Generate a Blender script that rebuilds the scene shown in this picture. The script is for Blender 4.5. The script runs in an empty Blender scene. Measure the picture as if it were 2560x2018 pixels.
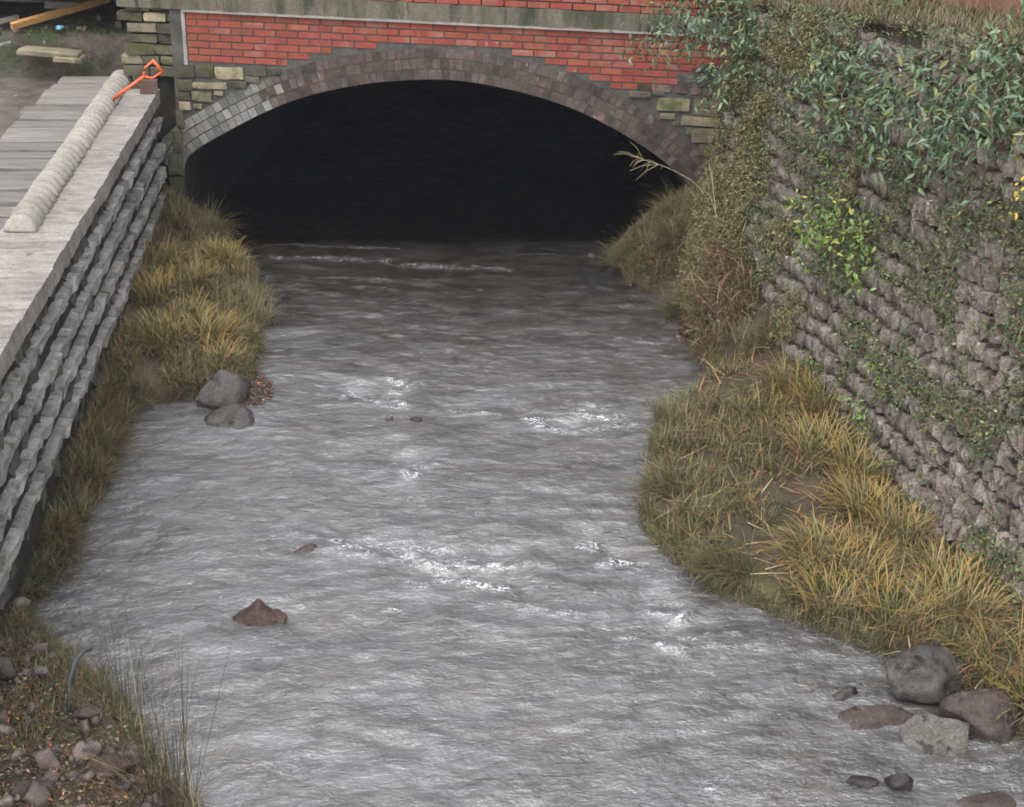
import bpy, math, random
import numpy as np
from mathutils import Matrix, Vector, Euler
random.seed(7); rng = np.random.default_rng(7)
S = bpy.context.scene
COL = S.collection
R = math.radians

# ------------------------------------------------------------ camera, sky, sun, exposure
cam_d = bpy.data.cameras.new('camera'); cam = bpy.data.objects.new('camera', cam_d); COL.objects.link(cam)
cam_d.sensor_width = 36.0; cam_d.lens = 47.43; cam_d.clip_start = 0.1; cam_d.clip_end = 400
_p, _y, _r = R(25.5), R(6.7), R(2.0)
fw = Vector((math.sin(_y)*math.cos(_p), math.cos(_y)*math.cos(_p), -math.sin(_p)))
rt = Vector((math.cos(_y), -math.sin(_y), 0)); up = rt.cross(fw)
r2 = rt*math.cos(_r) + up*math.sin(_r); u2 = up*math.cos(_r) - rt*math.sin(_r)
cam.matrix_world = Matrix(((r2.x, u2.x, -fw.x, 0), (r2.y, u2.y, -fw.y, 0), (r2.z, u2.z, -fw.z, 4.65), (0, 0, 0, 1)))
S.camera = cam

SUN_EL, SUN_ROT = R(58), R(205)
w = bpy.data.worlds.new('World'); S.world = w; w.use_nodes = True
nt = w.node_tree; nt.nodes.clear()
sky = nt.nodes.new('ShaderNodeTexSky'); sky.sky_type = 'NISHITA'; sky.sun_disc = False
sky.sun_elevation = SUN_EL; sky.sun_rotation = SUN_ROT; sky.air_density = 1.6; sky.dust_density = 3.0; sky.ozone_density = 1.5
hs = nt.nodes.new('ShaderNodeHueSaturation'); hs.inputs['Saturation'].default_value = 0.20
bg = nt.nodes.new('ShaderNodeBackground'); bg.inputs['Strength'].default_value = 0.15
wo = nt.nodes.new('ShaderNodeOutputWorld')
nt.links.new(sky.outputs[0], hs.inputs['Color']); nt.links.new(hs.outputs[0], bg.inputs['Color']); nt.links.new(bg.outputs[0], wo.inputs['Surface'])
sd = bpy.data.lights.new('sun', 'SUN'); sd.energy = 0.55; sd.angle = R(50); sd.color = (1, 0.97, 0.93)
sun = bpy.data.objects.new('sun', sd); COL.objects.link(sun)
sun.rotation_euler = Vector((math.sin(SUN_ROT)*math.cos(SUN_EL), math.cos(SUN_ROT)*math.cos(SUN_EL), math.sin(SUN_EL))).to_track_quat('Z', 'Y').to_euler()
sun.location = (0, 0, 20)
S.view_settings.view_transform = 'Standard'; S.view_settings.look = 'None'
S.view_settings.exposure = 1.22; S.view_settings.gamma = 1.0; S.view_settings.use_curve_mapping = False
S.render.engine = 'CYCLES'
S.cycles.max_bounces = 5; S.cycles.transparent_max_bounces = 8; S.cycles.volume_bounces = 0
S.cycles.filter_width = 1.7

# ------------------------------------------------------------ noise (numpy)
def _hash(ix, iy, iz, seed):
    h = (ix*374761393 + iy*668265263 + iz*2147483647 + seed*1274126177) & 0xffffffff
    h = ((h ^ (h >> 13))*1274126177) & 0xffffffff
    h = (h ^ (h >> 16))
    return (h & 0xffff)/65535.0
def vnoise(x, y, z=None, seed=0):
    x = np.asarray(x, float); y = np.asarray(y, float); z = np.zeros_like(x) if z is None else np.asarray(z, float)
    ix, iy, iz = np.floor(x).astype(np.int64), np.floor(y).astype(np.int64), np.floor(z).astype(np.int64)
    fx, fy, fz = x-ix, y-iy, z-iz
    fx, fy, fz = fx*fx*(3-2*fx), fy*fy*(3-2*fy), fz*fz*(3-2*fz)
    out = 0
    for a in (0, 1):
        for b in (0, 1):
            for c in (0, 1):
                wgt = (fx if a else 1-fx)*(fy if b else 1-fy)*(fz if c else 1-fz)
                out = out + wgt*_hash(ix+a, iy+b, iz+c, seed)
    return out*2-1
def fbm(x, y, z=None, seed=0, o=4):
    t = 0; a = 1.0; f = 1.0; n = 0
    for k in range(o):
        t = t + a*vnoise(x*f, y*f, None if z is None else z*f, seed+k*17); n += a; a *= .5; f *= 2.03
    return t/n
def interp(y, pts, col):
    p = sorted(pts); return np.interp(y, [q[0] for q in p], [q[col] for q in p])

# ------------------------------------------------------------ objects
def tag(o, label=None, cat=None, group=None, kind=None):
    if label: o['label'] = label
    if cat: o['category'] = cat
    if group: o['group'] = group
    if kind: o['kind'] = kind
    return o
def empty(name, loc=(0, 0, 0), rz=0.0):
    o = bpy.data.objects.new(name, None); COL.objects.link(o); o.location = loc; o.rotation_euler = (0, 0, rz); o.empty_display_size = .1
    return o
def mesh(name, V, F, mat=None, smooth=False, cols=None):
    me = bpy.data.meshes.new(name)
    V = np.asarray(V, np.float32)
    if isinstance(F, np.ndarray):
        nf, k = F.shape
        me.vertices.add(len(V)); me.vertices.foreach_set('co', V.ravel())
        me.loops.add(nf*k); me.loops.foreach_set('vertex_index', F.astype(np.int32).ravel())
        me.polygons.add(nf); me.polygons.foreach_set('loop_start', np.arange(0, nf*k, k, dtype=np.int32))
        me.update(calc_edges=True)
    else:
        me.from_pydata(V.tolist(), [], F); me.update()
    if smooth: me.polygons.foreach_set('use_smooth', np.ones(len(me.polygons), bool))
    if cols is not None:
        a = me.color_attributes.new('col', 'FLOAT_COLOR', 'POINT')
        c = np.ones((len(V), 4), np.float32); c[:, :3] = cols; a.data.foreach_set('color', c.ravel())
    if mat: me.materials.append(mat)
    return me
def obj(name, me, parent=None, loc=(0, 0, 0), rot=(0, 0, 0), scale=(1, 1, 1)):
    o = bpy.data.objects.new(name, me); COL.objects.link(o)
    o.location = loc; o.rotation_euler = rot; o.scale = scale
    if parent: o.parent = parent
    return o

# ------------------------------------------------------------ materials
def mat(name, stops, scale=4, bump=.3, bscale=30, rough=.85, rnd=.25, detail=6, patch=None, attr=False, spec=.3, stretch=(1, 1, 1), wet=0, dist=.01, coords='Object', hue=0, grain=.35, gscale=110):
    """noise driven colour ramp, random brightness per object, second coloured patch layer, bump"""
    m = bpy.data.materials.new(name); m.use_nodes = True; n = m.node_tree.nodes; l = m.node_tree.links
    b = n['Principled BSDF']; b.inputs['Specular IOR Level'].default_value = spec
    tc = n.new('ShaderNodeTexCoord'); oi = n.new('ShaderNodeObjectInfo')
    mp = n.new('ShaderNodeMapping'); mp.inputs['Scale'].default_value = stretch
    ge = n.new('ShaderNodeNewGeometry'); l.new(ge.outputs['Position'], mp.inputs['Vector'])
    ad = n.new('ShaderNodeVectorMath'); ad.operation = 'ADD'
    mu = n.new('ShaderNodeMath'); mu.operation = 'MULTIPLY'; mu.inputs[1].default_value = 37.0
    l.new(oi.outputs['Random'], mu.inputs[0]); l.new(mp.outputs[0], ad.inputs[0]); l.new(mu.outputs[0], ad.inputs[1])
    def noise(sc, det=detail, r=.6):
        t = n.new('ShaderNodeTexNoise'); t.inputs['Scale'].default_value = sc; t.inputs['Detail'].default_value = det; t.inputs['Roughness'].default_value = r
        l.new(ad.outputs[0], t.inputs['Vector']); return t.outputs[0]
    def ramp(src, st):
        r_ = n.new('ShaderNodeValToRGB'); e = r_.color_ramp.elements
        while len(e) < len(st): e.new(.5)
        for el, (p_, c_) in zip(e, st): el.position = p_; el.color = (*c_, 1)
        l.new(src, r_.inputs[0]); return r_.outputs[0]
    if attr:
        a = n.new('ShaderNodeVertexColor'); a.layer_name = 'col'; base = a.outputs[0]
        v = ramp(noise(scale), [(.3, (.75, .75, .75)), (.7, (1.2, 1.2, 1.2))])
        mx = n.new('ShaderNodeMix'); mx.data_type = 'RGBA'; mx.blend_type = 'MULTIPLY'; mx.inputs[0].default_value = 1
        l.new(base, mx.inputs[6]); l.new(v, mx.inputs[7]); base = mx.outputs[2]
    else:
        base = ramp(noise(scale), stops)
    for (pc, psc, lo, hi) in (patch or []):
        f = ramp(noise(psc, 5, .65), [(lo, (0, 0, 0)), (hi, (1, 1, 1))])
        mx = n.new('ShaderNodeMix'); mx.data_type = 'RGBA'; l.new(f, mx.inputs[0]); l.new(base, mx.inputs[6]); mx.inputs[7].default_value = (*pc, 1); base = mx.outputs[2]
    if grain and not attr:
        gr = ramp(noise(gscale, 3, .7), [(.32, (1-grain,)*3), (.5, (1, 1, 1)), (.68, (1+grain*1.1,)*3)])
        mx = n.new('ShaderNodeMix'); mx.data_type = 'RGBA'; mx.blend_type = 'MULTIPLY'; mx.inputs[0].default_value = 1; l.new(base, mx.inputs[6]); l.new(gr, mx.inputs[7]); base = mx.outputs[2]
    if rnd:
        mr = n.new('ShaderNodeMapRange'); mr.inputs[3].default_value = 1-rnd; mr.inputs[4].default_value = 1+rnd; l.new(oi.outputs['Random'], mr.inputs[0])
        h = n.new('ShaderNodeHueSaturation'); l.new(mr.outputs[0], h.inputs['Value']); l.new(base, h.inputs['Color'])
        if hue:
            m2 = n.new('ShaderNodeMath'); m2.operation = 'MULTIPLY'; m2.inputs[1].default_value = 7.31; l.new(oi.outputs['Random'], m2.inputs[0])
            m3 = n.new('ShaderNodeMath'); m3.operation = 'FRACT'; l.new(m2.outputs[0], m3.inputs[0])
            m4 = n.new('ShaderNodeMapRange'); m4.inputs[3].default_value = .5-hue; m4.inputs[4].default_value = .5+hue; l.new(m3.outputs[0], m4.inputs[0]); l.new(m4.outputs[0], h.inputs['Hue'])
        base = h.outputs[0]
    l.new(base, b.inputs['Base Color'])
    if wet:
        rr = ramp(noise(scale*1.7), [(.35, (rough,)*3), (.65, (max(.12, rough-wet),)*3)]); l.new(rr, b.inputs['Roughness'])
    else: b.inputs['Roughness'].default_value = rough
    if bump:
        bp = n.new('ShaderNodeBump'); bp.inputs['Strength'].default_value = bump; bp.inputs['Distance'].default_value = dist
        l.new(noise(bscale, 8, .65), bp.inputs['Height']); l.new(bp.outputs[0], b.inputs['Normal'])
    return m
M = {}
M['brick'] = mat('red_brick', [(.3, (0.200, 0.044, 0.027)), (.7, (0.272, 0.070, 0.044))], 9, .35, 60, .75, .13, dist=.004, patch=[((.26, .15, .125), 2.2, .52, .72), ((.09, .055, .045), 5, .58, .76), ((.34, .30, .28), 4, .68, .76)], hue=.006, grain=.2)
M['mortar'] = mat('mortar', [(.3, (0.045, 0.041, 0.038)), (.7, (0.101, 0.098, 0.090))], 5, .4, 50, .95, 0, patch=[((0.056, 0.060, 0.040), 3, .55, .7)])
M['arch_red'] = mat('arch_brick_brown', [(.3, (.042, .033, .030)), (.55, (.085, .060, .052)), (.8, (.16, .115, .095))], 7, .5, 45, .8, .4, dist=.006, patch=[((.42, .38, .33), 5, .66, .74), ((.10, .10, .07), 4, .6, .7)], hue=.02)
M['arch_grey'] = mat('arch_brick_grey', [(.3, (.12, .12, .105)), (.7, (.235, .225, .205))], 8, .5, 45, .8, .35, dist=.006, patch=[((.11, .13, .07), 4, .58, .7), ((.2, .12, .1), 6, .64, .72)])
M['sandstone'] = mat('sandstone', [(.3, (0.145, 0.123, 0.081)), (.7, (0.281, 0.238, 0.162))], 5, .6, 30, .9, .3, dist=.015, patch=[((.08, .09, .035), 4, .5, .66), ((.12, .11, .10), 7, .58, .7)])
M['mossy'] = mat('mossy_stone', [(.3, (0.047, 0.043, 0.032)), (.7, (0.128, 0.111, 0.081))], 5, .8, 25, .95, .35, dist=.02, patch=[((.06, .065, .025), 5, .5, .64)])
M['string'] = mat('weathered_concrete', [(.3, (.085, .076, .055)), (.7, (.17, .15, .115))], 2.5, .4, 40, .9, 0, patch=[((.05, .052, .032), 2.6, .48, .64), ((.03, .03, .024), 6, .56, .68), ((.24, .21, .15), 4, .66, .74)], stretch=(1.6, 1, .35))
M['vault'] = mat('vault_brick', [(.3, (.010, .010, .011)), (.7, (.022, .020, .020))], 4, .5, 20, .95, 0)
M['rub'] = mat('rubble_stone', [(.25, (0.116, 0.095, 0.078)), (.5, (0.218, 0.184, 0.157)), (.78, (0.369, 0.326, 0.291))], 12, 1.0, 45, .85, .30, dist=.014, patch=[((.085, .09, .045), 6, .56, .70), ((.15, .095, .065), 9, .58, .7), ((.035, .03, .026), 14, .56, .66), ((.52, .49, .48), 20, .62, .70)], grain=.45, gscale=70)
M['coping'] = mat('coping_stone', [(.3, (0.180, 0.161, 0.143)), (.7, (0.333, 0.309, 0.281))], 7, .9, 34, .85, .12, dist=.016, patch=[((0.180, 0.135, 0.109), 5, .56, .72), ((0.090, 0.078, 0.067), 13, .62, .7)], stretch=(.8, 1.8, 1), grain=.45)
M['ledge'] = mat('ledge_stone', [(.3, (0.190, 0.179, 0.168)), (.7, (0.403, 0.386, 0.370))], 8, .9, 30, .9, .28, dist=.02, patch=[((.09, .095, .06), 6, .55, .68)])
M['recess'] = mat('recessed_stone', [(.3, (0.045, 0.041, 0.038)), (.7, (0.128, 0.116, 0.105))], 8, .9, 26, .95, .3, dist=.02, patch=[((.07, .075, .04), 5, .55, .7), ((.13, .07, .05), 6, .64, .72)])  # recessed courses painted darker, shade under the ledges put in the colour
M['plank'] = mat('grey_timber', [(.3, (0.115, 0.104, 0.094)), (.7, (0.230, 0.212, 0.194))], 5, .6, 22, .8, .18, dist=.008, stretch=(.7, 5, 2), patch=[((.16, .13, .11), 3.5, .56, .74)])
M['cast'] = mat('half_round_coping', [(.3, (0.221, 0.205, 0.176)), (.7, (0.295, 0.275, 0.242))], 12, .25, 90, .85, .1, dist=.004, patch=[((.3, .26, .21), 9, .6, .8)])
M['mud'] = mat('mud', [(.3, (0.063, 0.052, 0.043)), (.7, (0.147, 0.126, 0.112))], 3, .9, 14, .8, 0, dist=.04, wet=.35, patch=[((.30, .27, .25), 7, .62, .72)])
M['earth'] = mat('bank_earth', [(.3, (0.034, 0.025, 0.016)), (.7, (0.096, 0.071, 0.046))], 4, .9, 20, .9, 0, dist=.03, patch=[((.09, .08, .03), 3, .55, .68), ((.24, .2, .16), 14, .66, .74)], wet=.2)
M['darkearth'] = mat('dark_earth', [(.3, (0.028, 0.024, 0.018)), (.7, (0.096, 0.078, 0.064))], 5, 1, 18, .95, 0, dist=.04, patch=[((.06, .075, .03), 4, .56, .7)])
M['turf'] = mat('short_turf', [(.3, (0.036, 0.048, 0.016)), (.7, (0.088, 0.092, 0.036))], 5, .8, 40, .9, 0, dist=.02, patch=[((.17, .14, .11), 3, .54, .66)])
M['bed'] = mat('river_bed', [(.3, (0.076, 0.060, 0.044)), (.55, (0.187, 0.145, 0.111)), (.75, (0.442, 0.323, 0.272))], 5, .8, 12, .8, 0, dist=.03, detail=3)
M['boulder_grey'] = mat('boulder_grey', [(.28, (0.040, 0.036, 0.033)), (.5, (0.075, 0.069, 0.063)), (.75, (0.112, 0.104, 0.097))], 14, 1.0, 55, .6, .12, dist=.014, patch=[((0.017, 0.015, 0.012), 9, .52, .64), ((0.092, 0.085, 0.075), 26, .62, .7), ((0.054, 0.037, 0.029), 7, .58, .7)], wet=.45)
M['boulder_pink'] = mat('boulder_pink', [(.28, (0.049, 0.035, 0.032)), (.7, (0.108, 0.080, 0.071))], 14, 1.0, 55, .6, .1, dist=.012, patch=[((0.024, 0.022, 0.015), 9, .56, .68), ((0.138, 0.121, 0.108), 28, .6, .68)], wet=.45)
M['boulder_pale'] = mat('boulder_pale', [(.28, (0.082, 0.072, 0.065)), (.7, (0.192, 0.178, 0.163))], 14, 1.0, 55, .6, .1, dist=.016, patch=[((0.041, 0.034, 0.026), 7, .54, .62), ((0.298, 0.283, 0.269), 12, .66, .74)], wet=.45)
M['boulder_brown'] = mat('boulder_brown', [(.3, (0.040, 0.024, 0.019)), (.7, (0.092, 0.056, 0.042))], 14, 1.0, 55, .4, .1, dist=.012, patch=[((0.224, 0.152, 0.096), 5, .6, .68)], wet=.2)
M['boulder_dark'] = mat('boulder_dark', [(.3, (.014, .012, .012)), (.7, (.05, .042, .045))], 14, 1.0, 55, .3, .1, dist=.012, patch=[((.2, .18, .18), 4, .62, .68)])
M['pebble'] = mat('shore_stone', [(.2, (0.062, 0.046, 0.040)), (.45, (0.130, 0.099, 0.090)), (.75, (0.223, 0.180, 0.167))], 5, .6, 30, .7, .45, dist=.01, patch=[((.07, .06, .04), 6, .6, .7)], hue=.02, wet=.3)
M['blade'] = mat('grass_blades', None, 30, 0, 10, .55, 0, attr=True, spec=.35)
M['leaf'] = mat('leaves', None, 25, 0, 10, .38, 0, attr=True, spec=.5)
M['twig'] = mat('twig', [(.3, (.05, .035, .022)), (.7, (.13, .09, .06))], 20, .3, 60, .8, .1)
M['straw'] = mat('dry_stalk', [(.3, (.30, .22, .12)), (.7, (.5, .4, .26))], 20, 0, 60, .8, .1)
M['orange'] = mat('orange_plastic', [(.3, (.62, .085, .02)), (.7, (.72, .12, .035))], 12, .1, 60, .4, 0, spec=.5)
M['newwood'] = mat('sawn_timber', [(.3, (.33, .17, .06)), (.7, (.50, .28, .11))], 6, .3, 40, .6, 0, stretch=(.4, 6, 6), dist=.004)
M['blue'] = mat('blue_plastic', [(.3, (.02, .09, .38)), (.7, (.07, .2, .6))], 8, .5, 14, .3, 0, dist=.03, patch=[((.45, .55, .75), 6, .62, .7)])
M['paleblue'] = mat('pale_blue_cloth', [(.3, (.12, .28, .45)), (.7, (.28, .48, .65))], 8, .5, 20, .6, 0, dist=.02)
M['blackp'] = mat('black_plastic', [(.3, (.012, .012, .014)), (.7, (.035, .03, .032))], 8, .3, 20, .4, 0)
M['slab'] = mat('grey_slab', [(.3, (.20, .18, .165)), (.7, (.36, .33, .31))], 3, .6, 30, .85, .15, patch=[((.10, .11, .06), 3, .58, .7)])
M['pipe'] = mat('grey_pipe', [(.3, (0.036, 0.042, 0.043)), (.7, (0.084, 0.093, 0.096))], 12, .2, 40, .5, 0)
M['render'] = mat('brown_render', [(.3, (.17, .085, .055)), (.7, (.25, .135, .09))], 3, .3, 50, .9, .1, patch=[((.42, .27, .2), 2.5, .58, .72)])
M['blackgap'] = mat('shade_black', [(.3, (.012, .011, .01)), (.7, (.04, .036, .03))], 5, .5, 20, 1, 0)  # near black, shade of gaps and arch underside painted into the colour

# ------------------------------------------------------------ shape helpers
def box_verts(x0, x1, y0, y1, z0, z1):
    return [(x0, y0, z0), (x1, y0, z0), (x1, y1, z0), (x0, y1, z0), (x0, y0, z1), (x1, y0, z1), (x1, y1, z1), (x0, y1, z1)]
BF = [(0, 3, 2, 1), (4, 5, 6, 7), (0, 1, 5, 4), (1, 2, 6, 5), (2, 3, 7, 6), (3, 0, 4, 7)]
def cube_grid(n, seed, amp=.08, rnd=.25, sharp=.0):
    """unit block (+-.5) with each side cut n x n, rounded and roughened: 12*n*n triangles"""
    V = []; F = []; idx = {}
    def vid(p):
        k = tuple(int(round(c*n)) for c in p)
        if k not in idx: idx[k] = len(V); V.append(p)
        return idx[k]
    for ax in range(3):
        for sgn in (0, 1):
            for i in range(n):
                for j in range(n):
                    q = []
                    for (a, b) in ((0, 0), (1, 0), (1, 1), (0, 1)):
                        p = [0, 0, 0]; p[ax] = float(sgn); p[(ax+1) % 3] = (i+a)/n; p[(ax+2) % 3] = (j+b)/n; q.append(vid(tuple(p)))
                    F.append(tuple(q) if sgn else tuple(reversed(q)))
    P = np.array(V)-.5
    L = np.linalg.norm(P, axis=1, keepdims=True)
    P = P*(1-rnd) + rnd*P/L*.58
    P = P + amp*np.stack([vnoise(P[:, 0]*2.3+seed*3.1, P[:, 1]*2.3, P[:, 2]*2.3, seed+k*7) for k in range(3)], 1)
    return P, F
def rock(seed, n=3, planes=9, amp=.06, sub=4):
    """boulder of about unit radius: sphere shaved by random planes, then roughened"""
    import bmesh
    bm = bmesh.new(); bmesh.ops.create_icosphere(bm, subdivisions=sub, radius=1.0)
    V = np.array([v.co[:] for v in bm.verts]); F = [tuple(v.index for v in f.verts) for f in bm.faces]; bm.free()
    g = np.random.default_rng(seed)
    for k in range(planes):
        d = g.normal(size=3); d /= np.linalg.norm(d); t = g.uniform(.42, .74)
        e = np.maximum(0, V@d - t); V = V - e[:, None]*d*.93
    nv = fbm(V[:, 0]*1.6+seed, V[:, 1]*1.6, V[:, 2]*1.6, seed, 5)
    n2 = fbm(V[:, 0]*6+seed, V[:, 1]*6, V[:, 2]*6, seed+5, 3)
    n3 = fbm(V[:, 0]*3+seed, V[:, 1]*3, V[:, 2]*3, seed+9, 2)
    V = V*(1+amp*2.2*nv+amp*1.0*n3+amp*.6*n2)[:, None]
    return V, F
def tube(path, rad, seg=6):
    P = [Vector(p) for p in path]; V = []; F = []
    if not hasattr(rad, '__len__'): rad = [rad]*len(P)
    for i, p in enumerate(P):
        t = (P[min(i+1, len(P)-1)]-P[max(i-1, 0)]).normalized()
        a = t.cross(Vector((0, 0, 1)) if abs(t.z) < .9 else Vector((1, 0, 0))).normalized(); b = t.cross(a)
        for k in range(seg):
            an = 2*math.pi*k/seg; V.append(tuple(p+(a*math.cos(an)+b*math.sin(an))*rad[i]))
    for i in range(len(P)-1):
        for k in range(seg):
            F.append((i*seg+k, i*seg+(k+1) % seg, (i+1)*seg+(k+1) % seg, (i+1)*seg+k))
    F.append(tuple(range(seg-1, -1, -1))); F.append(tuple((len(P)-1)*seg+k for k in range(seg)))
    return V, F
class MB:
    def __init__(s): s.V = []; s.F = []
    def add(s, V, F):
        o = len(s.V); s.V += [tuple(v) for v in V]; s.F += [tuple(i+o for i in f) for f in F]; return s
    def box(s, *a): return s.add(box_verts(*a), BF)
    def mesh(s, name, m, smooth=False): return mesh(name, s.V, s.F, m, smooth)
def pal(n, cols, wts, var=.2):
    c = np.array(cols)[rng.choice(len(cols), n, p=np.array(wts)/sum(wts))]
    return np.clip(c*(1+rng.uniform(-var, var, (n, 1)))*(1+rng.uniform(-.07, .07, (n, 3))), 0, 1)
def blades(base, head, length, width, lean, bend, cols, segs=4, tipcol=None, twist=0.0):
    """arching leaf strips: base (n,3), heading angle, length, width, starting lean and bend in radians"""
    n = len(base); t = np.linspace(0, 1, segs+1)
    P = np.zeros((n, segs+1, 3)); P[:, 0] = base
    hx, hy = np.cos(head), np.sin(head)
    for k in range(1, segs+1):
        th = lean + bend*((k-.5)/segs)**1.3
        dl = length/segs
        P[:, k, 0] = P[:, k-1, 0]+np.sin(th)*hx*dl; P[:, k, 1] = P[:, k-1, 1]+np.sin(th)*hy*dl; P[:, k, 2] = P[:, k-1, 2]+np.cos(th)*dl
    sa = head+np.pi/2+twist*rng.uniform(-1, 1, n)
    sx, sy = np.cos(sa), np.sin(sa)
    wd = width[:, None]*(1-t[None, :]**2.2)*.5 + .0004
    sv = np.stack([sx, sy, np.zeros(n)], 1)[:, None, :]*wd[:, :, None]
    V = np.stack([P-sv, P+sv], 2).reshape(-1, 3)
    b0 = (np.arange(n)*(segs+1)*2)[:, None]+(np.arange(segs)*2)[None, :]
    F = np.stack([b0, b0+1, b0+3, b0+2], -1).reshape(-1, 4)
    C = np.repeat(cols[:, None, :], segs+1, 1)
    if tipcol is not None:
        tt = np.clip((t-.45)/.55, 0, 1)[None, :, None]; C = C*(1-tt)+tipcol[:, None, :]*tt
    C = np.repeat(C[:, :, None, :], 2, 2).reshape(-1, 3)
    return V, F, C
def leaves(pos, dirv, nrm, length, width, cols):
    """pointed leaves folded along the midrib: 4 triangles as 2 quads each (8 verts)"""
    n = len(pos); d = dirv/np.linalg.norm(dirv, axis=1, keepdims=True)
    s = np.cross(d, nrm); s /= np.linalg.norm(s, axis=1, keepdims=True)+1e-9; u = np.cross(s, d)
    L = length[:, None]; W = width[:, None]*.5
    a = pos; b = pos+d*L*.4+u*-.06*L; c = pos+d*L-u*L*.14
    l = pos+d*L*.4+s*W+u*W*.3; r_ = pos+d*L*.4-s*W+u*W*.3
    l2 = pos+d*L*.72+s*W*.6-u*L*.04; r2_ = pos+d*L*.72-s*W*.6-u*L*.04
    V = np.stack([a, b, c, l, r_, l2, r2_], 1).reshape(-1, 3); o = (np.arange(n)*7)[:, None]
    F = np.concatenate([o+np.array([[0, 1, 3, 3]]), o+np.array([[0, 4, 1, 1]])])
    Fq = np.concatenate([o+np.array([[3, 1, 2, 5]]), o+np.array([[1, 4, 6, 2]])])
    tri = np.concatenate([o+np.array([[0, 1, 3]]), o+np.array([[0, 4, 1]]), o+np.array([[3, 1, 2]]), o+np.array([[3, 2, 5]]), o+np.array([[1, 4, 6]]), o+np.array([[1, 6, 2]])])
    return V, tri, np.repeat(cols, 7, 0)
class GB:
    """gathers blade or leaf arrays into one mesh"""
    def __init__(s): s.V = []; s.F = []; s.C = []; s.n = 0
    def add(s, VFC):
        V, F, C = VFC; s.V.append(V); s.F.append(F+s.n); s.C.append(C); s.n += len(V); return s
    def mesh(s, name, m, org=(0, 0, 0), smooth=False):
        return mesh(name, np.concatenate(s.V)-np.array(org), np.concatenate(s.F), m, smooth, np.concatenate(s.C))

# ------------------------------------------------------------ shore lines and ground heights (world metres, water surface at z = 0)
R_EDGE = [(22, 3.9), (13.9, 3.9), (13.35, 2.5), (12.6, 2.55), (12.2, 2.75), (11.8, 3.0), (11.2, 2.92), (10.5, 2.82), (10.0, 2.85), (9.65, 2.5), (9.4, 2.3), (8.7, 2.08), (8.2, 1.9), (7.9, 1.8), (7.6, 1.88), (7.2, 2.02), (6.9, 2.12), (6.6, 2.5), (6.35, 2.8), (6.05, 3.05), (5.7, 3.35), (5.4, 3.5), (5, 3.7), (3, 4.1), (-6, 5)]
R_TOE = [(22, 3.7, .9), (13.3, 3.6, .75), (12.6, 3.35, .8), (11.8, 3.2, 1.0), (11, 3.3, .98), (10.2, 3.38, .72), (9.7, 3.45, .5), (9.2, 3.5, .42), (8.7, 3.53, .35), (8.2, 3.6, .27), (7.7, 3.67, .17), (7.2, 3.73, .12), (6.4, 3.9, .16), (5, 4.12, .16), (3, 4.5, .16), (-6, 6, .2)]
L_EDGE = [(22, -2.2), (14.2, -2.1), (13.9, -1.5), (13.2, -1.25), (12.5, -1.05), (11.5, -.98), (10.6, -.93), (10.1, -.98), (9.9, -1.3), (9.75, -1.75), (9.5, -1.86), (8.8, -1.84), (8.3, -1.86), (7.7, -1.93), (7.4, -2.0), (7.2, -2.1), (6.8, -1.98), (6.5, -1.8), (6.25, -1.6), (6.03, -1.38), (5.56, -1.1), (5.2, -.9), (4.8, -.7), (4, -.55), (-6, 0)]
L_HGT = [(22, .3), (13.8, .55), (12.5, .42), (10.6, .36), (10.0, .3), (9.7, .2), (8.8, .2), (7.6, .14), (7.0, .1), (6.5, .2), (5.5, .34), (4, .4), (-6, .5)]
def zR(x, y):
    e = interp(y, R_EDGE, 1)+.05*vnoise(y*3, y*0, seed=3); tx = interp(y, R_TOE, 1); tz = interp(y, R_TOE, 2)
    t = (x-e)/np.maximum(tx-e, .1)
    rise = np.clip((x-e)/.16, -1.5, 1); tt = np.clip(t, 0, 1)
    steep = np.clip((y-9.7)/.8, 0, 1)
    prof = tt*(1-steep)+steep*np.sin(tt*np.pi/2)
    z = .09*rise + prof*(tz-.09) + np.where(rise > 0, .035*fbm(x*3.5, y*3.5, seed=9), 0)*np.clip(rise, 0, 1)
    return z
def zL(x, y):
    e = interp(y, L_EDGE, 1)+.04*vnoise(y*3.3, y*0, seed=4); h = interp(y, L_HGT, 1)
    wall = -2.06
    rise = np.clip((e-x)/.13, -1.5, 1); t = np.clip((e-x)/np.maximum(e-wall, .25), 0, 1)
    return .08*rise + t*(h-.08) + np.clip(rise, 0, 1)*.03*fbm(x*4, y*4, seed=12)
def strip(name, m, ys, xfun0, xfun1, nx, zf, label=None, kind='structure'):
    yy = np.array(ys); t = np.linspace(0, 1, nx)
    x0 = xfun0(yy); x1 = xfun1(yy); X = x0[:, None]+(x1-x0)[:, None]*t; Y = np.repeat(yy[:, None], nx, 1); Z = zf(X, Y)
    V = np.stack([X, Y, Z], -1).reshape(-1, 3); n = len(yy)
    i = (np.arange(n-1)*nx)[:, None]+np.arange(nx-1)[None, :]
    F = np.stack([i, i+1, i+1+nx, i+nx], -1).reshape(-1, 4)
    if x1[0] < x0[0]: F = F[:, ::-1]
    if yy[1] < yy[0]: F = F[:, ::-1]
    o = obj(name, mesh(name, V, F, m, True)); tag(o, label, None, None, kind); return o
ysb = np.concatenate([np.linspace(-6, 4.4, 20), np.linspace(4.5, 14.2, 260), np.linspace(14.4, 22, 12)])
strip('right_bank', M['earth'], ysb, lambda y: interp(y, R_EDGE, 1)-.3, lambda y: interp(y, R_TOE, 1)+.25, 46, zR, 'brown earth bank below the rubble retaining wall')
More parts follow.
